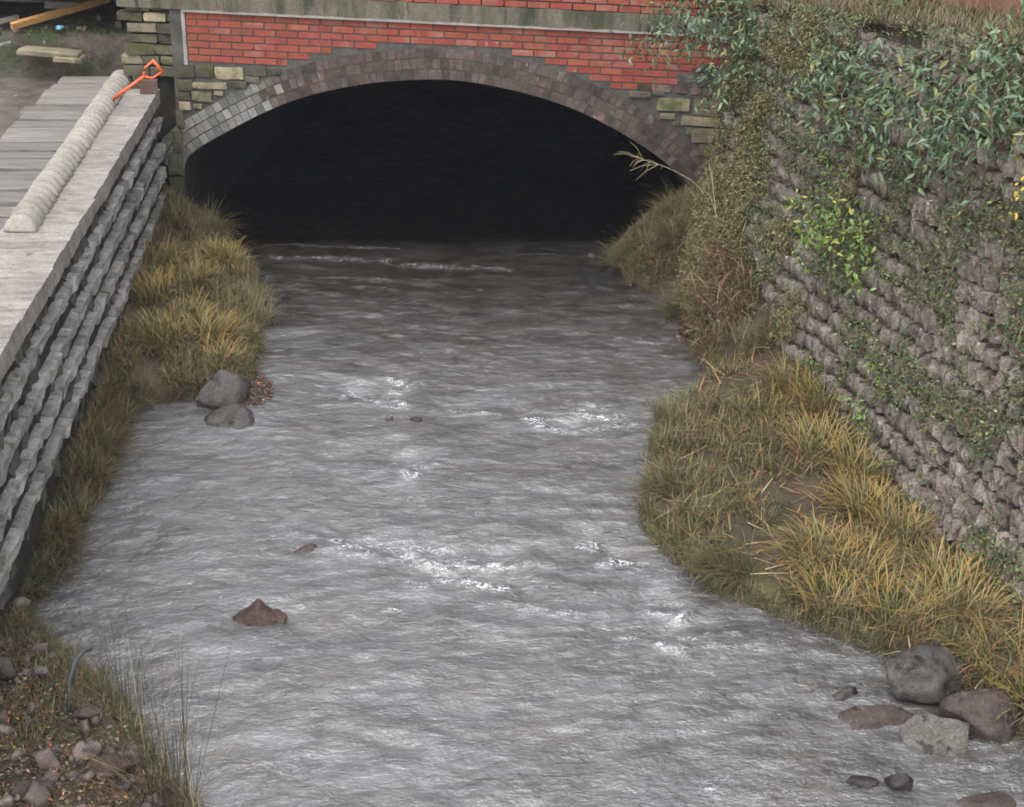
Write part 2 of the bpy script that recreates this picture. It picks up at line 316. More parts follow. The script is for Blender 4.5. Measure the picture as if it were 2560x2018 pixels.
strip('left_bank', M['earth'], ysb, lambda y: interp(y, L_EDGE, 1)+.3, lambda y: 0*y-2.35, 40, zL, 'muddy earth bank at the foot of the stone quay')
# river bed and far ground
V = []; gx = np.linspace(-3, 6, 90); gy = np.linspace(-8, 22, 260); X, Y = np.meshgrid(gx, gy)
Z = -.22+.05*fbm(X*2, Y*2, seed=31)+.07*np.maximum(0, fbm(X*3.5, Y*3.5, seed=33))
i = (np.arange(259)*90)[:, None]+np.arange(89)[None, :]
o = obj('river_bed', mesh('river_bed', np.stack([X, Y, Z], -1).reshape(-1, 3), np.stack([i, i+1, i+91, i+90], -1).reshape(-1, 4), M['bed'], True)); tag(o, kind='structure')
o = obj('ground', mesh('ground', [(-300, -300, -.62), (300, -300, -.62), (300, 300, -.62), (-300, 300, -.62)], [(0, 1, 2, 3)], M['turf'])); tag(o, kind='structure')

# ------------------------------------------------------------ water
wm = bpy.data.materials.new('river_water'); wm.use_nodes = True; n = wm.node_tree.nodes; l = wm.node_tree.links; n.clear()
out = n.new('ShaderNodeOutputMaterial')
tc = n.new('ShaderNodeTexCoord'); mp = n.new('ShaderNodeMapping'); mp.inputs['Scale'].default_value = (1.0, 1.8, 1); l.new(tc.outputs['Object'], mp.inputs[0])
def wn(sc, det, rough=.6, vec=None, dst=0):
    t = n.new('ShaderNodeTexNoise'); t.inputs['Scale'].default_value = sc; t.inputs['Detail'].default_value = det; t.inputs['Roughness'].default_value = rough; t.inputs['Distortion'].default_value = dst
    l.new(vec or mp.outputs[0], t.inputs['Vector']); return t.outputs[0]
fl = n.new('ShaderNodeAttribute'); fl.attribute_name = 'daylit'
rf = n.new('ShaderNodeAttribute'); rf.attribute_name = 'ripple'
def mulf(v, src=None):
    q = n.new('ShaderNodeMath'); q.operation = 'MULTIPLY'; q.inputs[1].default_value = v; l.new((src or rf).outputs['Fac'], q.inputs[0]); return q.outputs[0]
b1 = n.new('ShaderNodeBump'); l.new(mulf(.9), b1.inputs['Strength']); b1.inputs['Distance'].default_value = .024; l.new(wn(9, 5, .62, dst=.5), b1.inputs['Height'])
b2 = n.new('ShaderNodeBump'); l.new(mulf(.75), b2.inputs['Strength']); b2.inputs['Distance'].default_value = .011; l.new(wn(30, 3, .6, dst=.6), b2.inputs['Height']); l.new(b1.outputs[0], b2.inputs['Normal'])
fr = n.new('ShaderNodeFresnel'); fr.inputs['IOR'].default_value = 2.35; l.new(b2.outputs[0], fr.inputs['Normal'])
gl = n.new('ShaderNodeBsdfGlossy'); gr_ = n.new('ShaderNodeMapRange'); gr_.inputs[3].default_value = .10; gr_.inputs[4].default_value = .27; gl_at = n.new('ShaderNodeAttribute'); gl_at.attribute_name = 'daylit'; l.new(gl_at.outputs['Fac'], gr_.inputs[0]); l.new(gr_.outputs[0], gl.inputs['Roughness']); gl.inputs['Color'].default_value = (.97, .98, 1, 1); l.new(b2.outputs[0], gl.inputs['Normal'])
tr = n.new('ShaderNodeBsdfTransparent'); tr.inputs['Color'].default_value = (.60, .47, .34, 1)
df = n.new('ShaderNodeBsdfDiffuse'); l.new(b2.outputs[0], df.inputs['Normal'])
rp = n.new('ShaderNodeValToRGB'); rp.color_ramp.elements[0].position = .35; rp.color_ramp.elements[0].color = (.115, .102, .09, 1); rp.color_ramp.elements[1].position = .7; rp.color_ramp.elements[1].color = (.165, .165, .172, 1)
l.new(wn(1.6, 5, .6), rp.inputs[0]); l.new(rp.outputs[0], df.inputs['Color'])
m1 = n.new('ShaderNodeMixShader'); 
pr_ = n.new('ShaderNodeMapRange'); pr_.inputs[1].default_value = .36; pr_.inputs[2].default_value = .6; pr_.inputs[3].default_value = .30; pr_.inputs[4].default_value = .85; l.new(wn(2.6, 5, .65, dst=.6), pr_.inputs[0])
pm_ = n.new('ShaderNodeMath'); pm_.operation = 'MULTIPLY'; l.new(pr_.outputs[0], pm_.inputs[0]); l.new(fl.outputs['Fac'], pm_.inputs[1]); l.new(pm_.outputs[0], m1.inputs[0]); l.new(tr.outputs[0], m1.inputs[1]); l.new(df.outputs[0], m1.inputs[2])
m2 = n.new('ShaderNodeMixShader'); l.new(fr.outputs[0], m2.inputs[0]); l.new(m1.outputs[0], m2.inputs[1]); l.new(gl.outputs[0], m2.inputs[2])
at = n.new('ShaderNodeAttribute'); at.attribute_name = 'foam'
fn = n.new('ShaderNodeMapRange'); fn.inputs[1].default_value = .50; fn.inputs[2].default_value = .62; l.new(wn(26, 5, .75, dst=1.2), fn.inputs[0])
mf = n.new('ShaderNodeMath'); mf.operation = 'MULTIPLY'; l.new(fn.outputs[0], mf.inputs[0]); l.new(at.outputs['Fac'], mf.inputs[1]); mf.use_clamp = True
fo = n.new('ShaderNodeBsdfDiffuse'); fo.inputs['Color'].default_value = (.80, .82, .84, 1); l.new(b2.outputs[0], fo.inputs['Normal'])
m3 = n.new('ShaderNodeMixShader'); l.new(mf.outputs[0], m3.inputs[0]); l.new(m2.outputs[0], m3.inputs[1]); l.new(fo.outputs[0], m3.inputs[2]); l.new(m3.outputs[0], out.inputs['Surface'])
xs = np.concatenate([[-6, -4, -3], np.arange(-2.5, 4.3, .017), [4.6, 5.2, 6, 8]])
ys = np.concatenate([np.arange(-8, 4.3, .4), np.arange(4.5, 14.2, .017), np.arange(14.4, 22, .3)])
X, Y = np.meshgrid(xs, ys)
wx = X+.25*fbm(X*.8, Y*.8, seed=50, o=2); wy = Y+.18*fbm(X*.9+7, Y*.9, seed=51, o=2)
Zw = .018*fbm(wx*1.6, wy*3.6, seed=40, o=3)+.016*fbm(wx*3.6, wy*8.5, seed=41, o=3)+.0038*fbm(wx*11, wy*20, seed=44, o=2)
Zw = Zw*np.interp(Y, [0, 13.2, 13.8, 14.3], [1, .9, .2, .05])
# foam streaks (x0,y0,x1,y1,width,strength); standing wave just upstream of each
FO = [(-.34, 9.98, -.05, 9.88, .035, .9), (-.12, 9.88, .22, 9.74, .07, 1.5), (.20, 10.22, .32, 10.1, .06, .9), (.16, 9.98, .24, 9.75, .05, .9), (.5, 9.62, 1.0, 9.5, .03, .5),
      (1.2, 9.42, 1.52, 9.18, .05, 1.15), (1.52, 9.2, 1.8, 9.22, .045, 1.0), (1.72, 9.5, 2.1, 9.28, .10, .62), (1.4, 9.8, 1.75, 9.68, .05, .5),
      (.18, 8.73, .42, 8.68, .045, .75), (.28, 8.64, .32, 8.55, .05, 1.2), (-.2, 8.72, .1, 8.68, .03, .4), (.2, 8.2, .4, 8.12, .05, .35),
      (-.22, 7.62, .10, 7.42, .055, 1.3), (.12, 7.55, .45, 7.38, .12, .72), (.42, 7.4, .85, 7.3, .06, .95), (.26, 7.12, .50, 7.16, .05, 1.05), (.5, 7.16, .86, 7.04, .055, 1.35), (.8, 7.34, 1.15, 7.3, .06, .6), (-.75, 7.7, -.35, 7.72, .04, .4),
      (1.42, 7.52, 1.56, 7.36, .06, 1.0), (1.56, 7.34, 1.68, 7.22, .06, 1.5), (1.74, 6.85, 1.86, 6.7, .07, .6), (1.68, 6.74, 1.84, 6.68, .045, 1.2), (.95, 6.84, 1.2, 6.74, .045, .85), (.7, 6.9, .95, 6.85, .05, .35),
      (1.48, 6.46, 1.75, 6.38, .06, .85), (1.7, 6.42, 1.95, 6.44, .04, .6), (-1.0, 13.62, .3, 13.5, .035, .75), (1.2, 13.4, 2.0, 13.25, .025, .6), (-.9, 13.2, .2, 13.1, .05, .45), (.4, 13.0, 1.4, 12.8, .05, .4), (-.6, 12.6, .6, 12.5, .05, .3),
      (-.4, 6.72, .3, 6.86, .04, .35), (-.9, 7.05, -.5, 7.0, .03, .25), (-.55, 5.5, -.3, 5.46, .05, .4), (1.7, 5.2, 2.0, 5.1, .05, .4), (2.3, 11.0, 2.6, 10.9, .05, .3), (2.9, 5.25, 3.3, 5.2, .06, .35), (.4, 5.0, .8, 4.95, .06, .3)]
foam = np.zeros_like(X)
for (x0, y0, x1, y1, wd, st) in FO:
    dx, dy = x1-x0, y1-y0; L2 = dx*dx+dy*dy
    t = np.clip(((X-x0)*dx+(Y-y0)*dy)/L2, 0, 1); D = np.hypot(X-x0-t*dx+.05*vnoise(X*9, Y*11, seed=60), (Y-y0-t*dy+.05*vnoise(X*10, Y*11, seed=61))*1.15)
    g = np.exp(-(D/(wd*1.35))**2)*np.clip(.7+1.6*fbm(X*9, Y*14, seed=62, o=3), .0, 1.5); foam = np.maximum(foam, st*1.05*g)
    Dw = np.hypot(X-x0-t*dx, Y-(y0+.10)-t*dy); Zw -= .030*min(st, 1.1)*np.exp(-(Dw/.12)**2)*np.where(Y < 12, 1, .3)
    Zw += .022*min(st, 1.1)*np.exp(-(D/.075)**2)*np.where(Y < 12, 1, .3)
Zw += foam*.010*fbm(X*22, Y*22, seed=63, o=3)
# speckle of small rain-struck crests everywhere
sp = np.clip(vnoise(X*24, Y*30, seed=71)-.72, 0, 1)*np.clip(fbm(X*1.3, Y*1.6, seed=72)*1.5+.2, 0, 1)*5
foam = np.maximum(foam, np.clip(sp, 0, .22)*(Y < 12))*np.where(Y > 13.3, .25, 1)
nx = len(xs); i = (np.arange(len(ys)-1)*nx)[:, None]+np.arange(nx-1)[None, :]
me = mesh('water', np.stack([X, Y, Zw], -1).reshape(-1, 3), np.stack([i, i+1, i+1+nx, i+nx], -1).reshape(-1, 4), wm, True)
Yj = Y+.25*fbm(X*1.5, Y*1.5, seed=66)
daylit = np.interp(Yj, [0, 9.8, 11.2, 12.4, 13.5, 13.75], [1, 1, .66, .34, .22, .03])  # cuts pale murk toward the arch, painting its shade into the water
ripple = np.interp(Y+.28*vnoise(X*.9, Y*0, seed=67)+.12*fbm(X*4, Y*3, seed=68), [0, 9.8, 11.5, 13.3, 13.75], [1, 1, .68, .55, .1])
a = me.attributes.new('ripple', 'FLOAT', 'POINT'); a.data.foreach_set('value', ripple.ravel().astype(np.float32))
a = me.attributes.new('daylit', 'FLOAT', 'POINT'); a.data.foreach_set('value', daylit.ravel().astype(np.float32))
a = me.attributes.new('foam', 'FLOAT', 'POINT'); a.data.foreach_set('value', foam.ravel().astype(np.float32))
o = obj('river_water', me); tag(o, 'shallow grey rippled river with broken white riffles', kind='structure')

# ------------------------------------------------------------ bridge (local u along the face, y into the bridge, z up)
SK = R(-7.5); BN = Vector((-math.sin(SK), math.cos(SK), 0))*13.5175
bridge = tag(empty('brick_bridge', BN, SK), 'red brick and stone bridge with a low segmental arch over the river', 'bridge')
INTR = [(-3.70, -.4), (-3.69, .2), (-3.68, .78), (-3.5, .95), (-3.306, 1.064), (-3.053, 1.21), (-2.742, 1.375), (-2.425, 1.51), (-1.994, 1.63), (-1.572, 1.705), (-1.02, 1.752), (-.587, 1.722), (.081, 1.59), (.606, 1.392), (1.147, 1.10), (1.476, .84), (1.752, .58), (1.86, .42), (1.9, .1), (1.9, -.4)]
def smooth_poly(P, it=2):
    P = [np.array(p, float) for p in P]
    for _ in range(it):
        Q = [P[0]]
        for a_, b_ in zip(P[:-1], P[1:]): Q += [a_*.75+b_*.25, a_*.25+b_*.75]
        Q.append(P[-1]); P = Q
    return np.array(P)
IP = smooth_poly(INTR)
def resample(P, step):
    d = np.r_[0, np.cumsum(np.linalg.norm(np.diff(P, axis=0), axis=1))]; s = np.arange(0, d[-1], step)
    return np.stack([np.interp(s, d, P[:, 0]), np.interp(s, d, P[:, 1])], 1), s
arc = IP[(IP[:, 1] > .62)]
# arch rings: brick headers standing on the curve
RT = .105
arc_f, _ = resample(arc, .004)
tan = np.gradient(arc_f, axis=0); tan /= np.linalg.norm(tan, axis=1, keepdims=True)
kern = np.ones(61)/61
tan = np.stack([np.convolve(np.pad(tan[:, c], 30, 'edge'), kern, 'valid') for c in (0, 1)], 1); tan /= np.linalg.norm(tan, axis=1, keepdims=True)
nor = np.stack([-tan[:, 1], tan[:, 0]], 1)
off_pts = lambda r_: arc_f+nor*r_
extr = off_pts(3*RT+.01)
def top_of_arch(u): return np.interp(u, extr[:, 0], extr[:, 1], left=-9, right=-9)
abv = [cube_grid(2, 40+k, .015, .0) for k in range(6)]
abm_r = [mesh('arch_brick', v, f, M['arch_red'], False) for v, f in abv]; abm_g = [mesh('arch_brick', v, f, M['arch_grey'], False) for v, f in abv]
for ring in range(3):
    line = off_pts(ring*RT+RT*.5); d = np.r_[0, np.cumsum(np.linalg.norm(np.diff(line, axis=0), axis=1))]
    pos = .01+.02*ring; first = True
    while pos < d[-1]-.02:
        u_est = np.interp(pos, d, line[:, 0])
        wid = random.uniform(.078, .092) if u_est < -2.65 else random.uniform(.068, .088) if random.random() < .8 else .14
        s = pos+wid/2; u = np.interp(s, d, line[:, 0]); z = np.interp(s, d, line[:, 1]); k = min(int(np.searchsorted(d, s)), len(tan)-1)
        ang = math.atan2(tan[k, 1], tan[k, 0])
        grey = u < -2.7+random.uniform(-.12, .12)
        me = random.choice(abm_g if grey else abm_r)
        o = obj('arch_brick', me, bridge, (u, .064-random.uniform(0, .007), z), (random.uniform(-.02, .02), -ang+random.uniform(-.02, .02), random.uniform(-.02, .02)), (wid-.009, .11, RT-.014))
        pos += wid
# wall body: mortar face, opening left free
us = np.concatenate([[-3.695], np.linspace(-3.69, 1.9, 180), [1.93]])
mb = MB(); mbs = MB()
zb = np.array([np.interp(u, IP[2:-2, 0], IP[2:-2, 1], left=-.5, right=-.5) for u in us])
zt_ = 2.335-.0105*(us+3.5)
# pillar strips left and right of the opening plus spandrel strip
DEP = .5
for a_, b_ in zip(range(len(us)-1), range(1, len(us))):
    q = [(us[a_], .012, zb[a_]), (us[b_], .012, zb[b_]), (us[b_], .012, zt_[b_]), (us[a_], .012, zt_[a_])]
    mb.add(q, [(0, 1, 2, 3)])
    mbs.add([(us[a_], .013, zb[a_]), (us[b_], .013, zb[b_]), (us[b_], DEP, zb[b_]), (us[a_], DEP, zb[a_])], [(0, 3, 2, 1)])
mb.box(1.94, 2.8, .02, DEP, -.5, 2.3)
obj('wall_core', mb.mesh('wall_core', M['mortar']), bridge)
obj('soffit', mbs.mesh('soffit', M['blackgap']), bridge)  # underside darkened to look unlit, shade put in its colour
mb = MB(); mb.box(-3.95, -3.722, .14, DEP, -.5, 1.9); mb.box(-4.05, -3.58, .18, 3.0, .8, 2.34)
obj('return_core', mb.mesh('return_core', M['blackgap']), bridge)  # blackened core paints the shaded gap between quay and arch
mb = MB(); mb.box(-3.58, 2.8, .05, 3.5, 2.36, 2.4); mb.box(-3.95, 3.2, DEP, DEP+.1, 1.95, 2.3)
obj('deck_slab', mb.mesh('deck_slab', M['string']), bridge)
# vault
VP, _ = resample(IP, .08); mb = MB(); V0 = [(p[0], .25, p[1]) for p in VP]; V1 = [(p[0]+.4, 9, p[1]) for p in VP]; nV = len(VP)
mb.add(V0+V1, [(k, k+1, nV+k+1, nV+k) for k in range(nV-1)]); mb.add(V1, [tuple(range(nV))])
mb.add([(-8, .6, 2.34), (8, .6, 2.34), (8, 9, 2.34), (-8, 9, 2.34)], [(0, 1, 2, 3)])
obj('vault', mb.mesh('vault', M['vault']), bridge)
# red brick band
bv = [cube_grid(2, 60+k, .012, .03) for k in range(5)]; bmm = [mesh('brick', v, f, M['brick'], False) for v, f in bv]
PW, PH = .222, .0695
def lay(u0, u1, ztop, rows, lim_r=lambda r_: 9, lim_l=lambda r_: -9, dep=.0, arch=True, nm='brick'):
    for r_ in range(rows):
        u = u0+(PW/2 if r_ % 2 else 0)-(PW if r_ % 2 else 0); 
        while u < u1:
            a_ = max(u, u0); b_ = min(u+PW, u1); u += PW
            if b_-a_ < .05: continue
            c = (a_+b_)/2; z = ztop-.0105*(c+3.5)-PH*(r_+.5)
            if c > lim_r(r_) or c < lim_l(r_): continue
            if arch and any(z-PH*.5 < top_of_arch(q)+.004 for q in (a_+.03, c, b_-.03)):
                if arch and z-PH*.5 >= top_of_arch((a_+c)/2)+.004 and z-PH*.5 >= top_of_arch(a_)+.004: b_ = c
                elif z-PH*.5 >= top_of_arch((b_+c)/2)+.004 and z-PH*.5 >= top_of_arch(b_)+.004: a_ = c
                else: continue
                c = (a_+b_)/2
            obj(nm, random.choice(bmm), bridge, (c, .05+dep*.5-random.uniform(0, .004), z), (0, R(.6)+random.uniform(-.004, .004), 0), (b_-a_-.013, .09, PH-.0135))
lay(-3.535, 1.95, 2.318, 8, lim_r=lambda r_: [9, 9, 9, 9, 1.55, 1.45, 1.35, 1.22][r_], lim_l=lambda r_: -9 if r_ < 7 else .45)
# thin pale drip strip and string course
mb = MB(); n_ = 40
def along(mb, y0, y1, z0, z1, ua, ub, seg=60, jit=.004):
    U = np.linspace(ua, ub, seg+1); 
    for k in range(seg+1):
        sl = -.0105*(U[k]+3.5); j = [random.uniform(-jit, jit) for _ in range(3)]
        mb.V += [(U[k], y0+j[0], z0+sl), (U[k], y0+j[0], z1+sl+j[1]), (U[k], y1, z1+sl+j[1]), (U[k], y1, z0+sl)]
    b0 = len(mb.V)-(seg+1)*4
    for k in range(seg):
        for q in range(4): mb.F.append((b0+k*4+q, b0+k*4+(q+1) % 4, b0+(k+1)*4+(q+1) % 4, b0+(k+1)*4+q))
    mb.F.append(tuple(b0+q for q in (3, 2, 1, 0))); mb.F.append(tuple(b0+seg*4+q for q in (0, 1, 2, 3)))
along(mb, -.035, .3, 2.318, 2.338, -3.56, 2.3)
obj('drip_strip', mb.mesh('drip_strip', M['slab']), bridge)
mb = MB(); along(mb, -.02, .3, 2.338, 2.505, -4.2, 2.3, 80, .006)
obj('string_course', mb.mesh('string_course', M['string']), bridge)
lay(-1.40, 2.2, 2.505+PH*6, 6, arch=False, dep=.012, nm='parapet_brick')
for r_ in range(1):
    lay(-2.35, -1.42, 2.505+PH*1, 1, arch=False, dep=.012, nm='parapet_brick')
mb = MB(); mb.box(-1.4, 2.4, .035, .3, 2.505, 2.90); mb.box(-3.4, -1.43, .06, .3, 2.52, 2.56)
obj('parapet_core', mb.mesh('parapet_core', M['mortar']), bridge)
mb = MB(); along(mb, -.05, .36, 2.93, 3.03, -1.5, 2.5, 30)
obj('parapet_coping', mb.mesh('parapet_coping', M['string']), bridge)
# stones of the spandrels: u, z, width, height, mossy
sb = [cube_grid(3, 80+k, .05, .10) for k in range(6)]; sbs = [mesh('spandrel_stone', v, f, M['sandstone'], False) for v, f in sb]; sbm = [mesh('spandrel_stone', v, f, M['mossy'], False) for v, f in sb]
ST = [(-3.57, 1.74, .2, .13, 1), (-3.38, 1.755, .19, .14, 1), (-3.13, 1.73, .30, .13, 0), (-2.86, 1.755, .22, .09, 1), (-2.68, 1.76, .14, .06, 1), (-2.9, 1.68, .16, .07, 1),
      (-3.58, 1.60, .17, .12, 1), (-3.33, 1.60, .36, .075, 0), (-3.05, 1.625, .20, .08, 1), (-3.6, 1.49, .14, .10, 1), (-3.42, 1.49, .22, .11, 0), (-3.25, 1.53, .10, .06, 0), (-3.6, 1.39, .13, .09, 0), (-3.47, 1.39, .1, .06, 0),
      (-3.66, 1.25, .09, .2, 1), (-3.70, 1.02, .12, .22, 1), (-3.74, .78, .16, .24, 1), (-3.74, .54, .16, .22, 1), (-3.74, .3, .18, .24, 1),
      (1.32, 1.585, .34, .135, 0), (1.665, 1.57, .29, .165, 0), (1.27, 1.47, .17, .07, 0), (1.60, 1.43, .38, .11, 0), (1.36, 1.40, .08, .06, 1), (1.66, 1.29, .27, .15, 0), (1.50, 1.33, .07, .08, 1), (1.70, 1.14, .19, .14, 1), (1.80, 1.0, .16, .13, 1), (1.86, .84, .14, .16, 1),
      (.98, 1.68, .22, .07, 1), (1.16, 1.70, .13, .06, 1), (1.88, 1.6, .15, .15, 1), (1.9, 1.42, .18, .18, 1), (1.9, 1.22, .2, .2, 1)]
for (u, z, w_, h_, ms) in ST:
    o = obj('spandrel_stone', random.choice(sbm if ms else sbs), bridge, (u, .05-random.uniform(0, .012), z), (0, random.uniform(-.03, .05), 0), (w_-.014, .12, h_-.012))
for (u, z, w_) in [(1.02, 1.745, .16), (1.2, 1.742, .18), (1.39, 1.735, .13), (1.53, 1.73, .12), (1.66, 1.725, .1), (1.79, 1.72, .11)]:
    obj('worn_brick', random.choice(abm_r), bridge, (u, .06, z), (0, 0, 0), (w_-.012, .13, .062))
# mossy damp hollow above the right stones
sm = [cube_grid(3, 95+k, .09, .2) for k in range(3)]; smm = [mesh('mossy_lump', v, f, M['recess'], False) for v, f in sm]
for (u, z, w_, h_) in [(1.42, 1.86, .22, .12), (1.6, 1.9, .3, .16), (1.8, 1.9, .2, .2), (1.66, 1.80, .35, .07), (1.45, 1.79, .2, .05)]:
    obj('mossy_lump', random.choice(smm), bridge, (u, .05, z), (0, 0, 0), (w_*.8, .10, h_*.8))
# left return wall of big mossy stones behind the quay end
for r_ in range(7):
    z = 1.72+r_*.105; u = -4.18+random.uniform(-.05, .05)
    while u < -3.63:
        w_ = random.uniform(.17, .32); w_ = min(w_, -3.6-u)
        if w_ > .06: obj('return_stone', random.choice(sbm if random.random() < .6 else sbs), bridge, (u+w_/2, .14-random.uniform(0, .04)-.02*(6-r_)*.3, z), (0, random.uniform(-.04, .04), random.uniform(-.08, .08)), (w_-.012, .14, random.uniform(.075, .1)))
        u += w_
mb = MB(); mb.box(-3.575, -3.54, -.005, .06, 1.80, 2.33); obj('mortar_edge', mb.mesh('mortar_edge', M['slab']), bridge)

# ------------------------------------------------------------ left quay wall
quay = tag(empty('quay_wall', (-2.3, 9, 0)), 'pale layered stone quay wall with rough ledges along the left bank', 'wall')
lo = lambda x, y, z: (x+2.3, y-9, z)
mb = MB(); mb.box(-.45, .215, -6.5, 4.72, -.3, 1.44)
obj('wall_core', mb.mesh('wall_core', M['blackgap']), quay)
def rows(nm, m, n_, seeds, amp, rnd):
    g = [cube_grid(n_, s, amp, rnd) for s in seeds]; return [mesh(nm, v, f, m, False) for v, f in g]
cm = rows('coping_stone', M['coping'], 3, range(200, 206), .02, .004)
y = 4.6
while y < 13.74:
    wd = random.uniform(.16, .45); wd = min(wd, 13.76-y)
    if wd < .04: break
    xr = -2.03+random.uniform(-.006, .005)
    obj('coping_stone', random.choice(cm), quay, lo((xr-2.53)/2, y+wd/2, 1.515+random.uniform(-.003, .003)), (random.uniform(-.006, .006), random.uniform(-.008, .008), random.uniform(-.008, .008)), ((xr+2.53), wd+.004, .13*random.uniform(.96, 1.04)))
    y += wd
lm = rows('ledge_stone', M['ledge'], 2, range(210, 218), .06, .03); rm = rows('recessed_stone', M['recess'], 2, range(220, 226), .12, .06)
for k, (zc, h_, pr, cut) in enumerate([(1.27, .10, .004, 0), (1.01, .11, .006, 0), (.76, .10, .004, 0), (.50, .10, .008, 0)]):
    y = 4.6+random.uniform(0, .1)
    while y < 13.7:
        wd = random.uniform(.10, .30); wd = min(wd, 13.75-y)
        if wd < .05: break
        dr = .006*math.sin(y*1.1+k*1.7)
        obj('ledge_stone', random.choice(lm), quay, lo(-2.17+pr+random.uniform(-.008, .008), y+wd/2, zc+dr+random.uniform(-.005, .005)), (random.uniform(-.012, .012), random.uniform(.10, .2), random.uniform(-.02, .02)), (.28, wd+.006, h_*random.uniform(.8, 1.1)))
        y += wd
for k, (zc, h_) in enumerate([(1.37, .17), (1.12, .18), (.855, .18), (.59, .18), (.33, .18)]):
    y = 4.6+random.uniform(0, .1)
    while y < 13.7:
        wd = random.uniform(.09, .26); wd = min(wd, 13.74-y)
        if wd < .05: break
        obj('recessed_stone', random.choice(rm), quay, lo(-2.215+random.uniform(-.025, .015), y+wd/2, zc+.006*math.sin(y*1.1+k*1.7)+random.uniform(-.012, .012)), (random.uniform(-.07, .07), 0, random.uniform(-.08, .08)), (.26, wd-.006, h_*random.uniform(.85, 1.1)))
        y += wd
# working platform: mud and boards
gx = np.linspace(-9, -2.45, 130); gy = np.linspace(-2, 14.9, 300); X, Y = np.meshgrid(gx, gy)
Z = 1.475+.02*fbm(X*3, Y*3, seed=81)+.05*np.clip((-3.15-X)/.5, 0, 1)*(fbm(X*2.3, Y*2.3, seed=82)+.2)
Z = np.where(X > -3.05, np.minimum(Z, 1.44), Z)
i = (np.arange(299)*130)[:, None]+np.arange(129)[None, :]
tag(obj('muddy_platform', mesh('muddy_platform', np.stack([X, Y, Z], -1).reshape(-1, 3), np.stack([i, i+1, i+131, i+130], -1).reshape(-1, 4), M['mud'], True)), 'wet mud surface behind the quay boards', kind='structure')
bw = tag(empty('boardwalk', (-2.8, 10.5, 1.47)), 'row of wide weathered grey boards laid across behind the quay coping', 'boardwalk')
mb = MB(); mb.box(-.36, .27, -3.8, 3.95, -.02, .02); obj('gap_shade', mb.mesh('gap_shade', M['blackgap']), bw)  # black sheet added under the boards to paint shade into their gaps
pm = rows('plank', M['plank'], 2, range(230, 234), .012, .02)
ye = [14.45, 14.1, 13.78, 13.46, 13.15, 12.87, 12.54, 12.32, 12.09, 11.77, 11.48, 11.23, 10.91, 10.6, 10.34, 9.98, 9.68, 9.36, 9.04, 8.7, 8.4, 8.05, 7.7, 7.4, 7.0, 6.7]
for a_, b_ in zip(ye[:-1], ye[1:]):
    w_ = a_-b_; xl = -3.12+random.uniform(-.08, .05); xr = -2.535
    obj('plank', random.choice(pm), bw, ((xl+xr)/2+2.8, (a_+b_)/2-10.5, .052+random.uniform(-.010, .010)), (random.uniform(-.03, .03), random.uniform(-.008, .008), random.uniform(-.012, .012)), (xr-xl, w_-.036, .07))
# half-round coping units in a long nested row
def halfround():
    r_ = .115; V = []; F = []; prof = [(0.0, .66), (.005, .88), (.022, .99), (.045, 1.0), (.085, 1.0), (.112, .93), (.122, .8)]; seg = 16
    for (yy, f) in prof:
        for k in range(seg+1):
            an = math.pi*k/seg; V.append((-math.cos(an)*r_*f, yy, math.sin(an)*r_*f*1.06))
    m_ = seg+1
    for a_ in range(len(prof)-1):
        for k in range(seg): F.append((a_*m_+k, (a_+1)*m_+k, (a_+1)*m_+k+1, a_*m_+k+1))
        F.append((a_*m_, a_*m_+seg, (a_+1)*m_+seg, (a_+1)*m_))
    F.append(tuple(range(m_))); F.append(tuple(reversed([(len(prof)-1)*m_+k for k in range(m_)])))
    return mesh('half_round_coping', V, F, M['cast'], True)
hr = halfround()
HN = 36
for k in range(HN):
    t = k/(HN-1); y = 9.25+t*(14.02-9.25)
    lab = 'pale half-round concrete coping unit nested in the long row on the quay'
    ORD = 'first second third fourth fifth sixth seventh eighth ninth tenth eleventh twelfth thirteenth fourteenth fifteenth sixteenth seventeenth eighteenth'.split()
    lab = 'pale half-round coping unit, %s from the %s end of the nested row' % ((ORD[k], 'near') if k < 18 else (ORD[HN-1-k], 'far'))
    if k == 0: lab = 'pale half-round coping unit with its whole face showing, nearest end of the row'
    if k == HN-1: lab = 'pale half-round coping unit at the far end of the row beside the orange handle'
    o = obj('half_round_coping', hr, None, (-2.395-.06*t+random.uniform(-.008, .008), y, 1.578), (R(-14+random.uniform(-5, 5)), random.uniform(-.06, .06), random.uniform(-.06, .06)), (1.0, 1.0, random.uniform(.96, 1.04)))
    o.location.z += .006
    tag(o, lab, 'coping stone', 'half-round coping units lined up on the quay')
# orange spade handle leaning at the end of the quay
sh = tag(empty('spade', (-2.2, 13.2, 1.6)), 'orange spade with a D-shaped grip leaning over the far end of the quay', 'spade')
p0 = Vector((-.03, -.3, .15)); p1 = Vector((.17, -.3, .29)); d_ = (p1-p0).normalized()
sd_ = Vector((-d_.z, 0, d_.x)); 
V, F = tube([p0-d_*.16+Vector((0, .1, -.02)), p0, p1], [.016, .016, .014], 10); obj('shaft', mesh('shaft', V, F, M['orange'], True), sh)
g1 = p1+d_*.03; a1 = g1+sd_*.012; 
grip = MB()
L1 = p1+d_*.055+sd_*.058; L2_ = p1+d_*.155+sd_*.062; R1 = p1+d_*.055-sd_*.058; R2_ = p1+d_*.155-sd_*.062
for pa in ([p1-d_*.005, p1+d_*.02+sd_*.03, L1, L2_], [p1-d_*.005, p1+d_*.02-sd_*.03, R1, R2_]):
    grip.add(*tube(pa, [.013, .011, .010, .011], 8))
grip.add(*tube([L2_+sd_*.012, p1+d_*.16, R2_-sd_*.012], [.013, .0145, .013], 8))
obj('grip', grip.mesh('grip', M['orange'], True), sh)
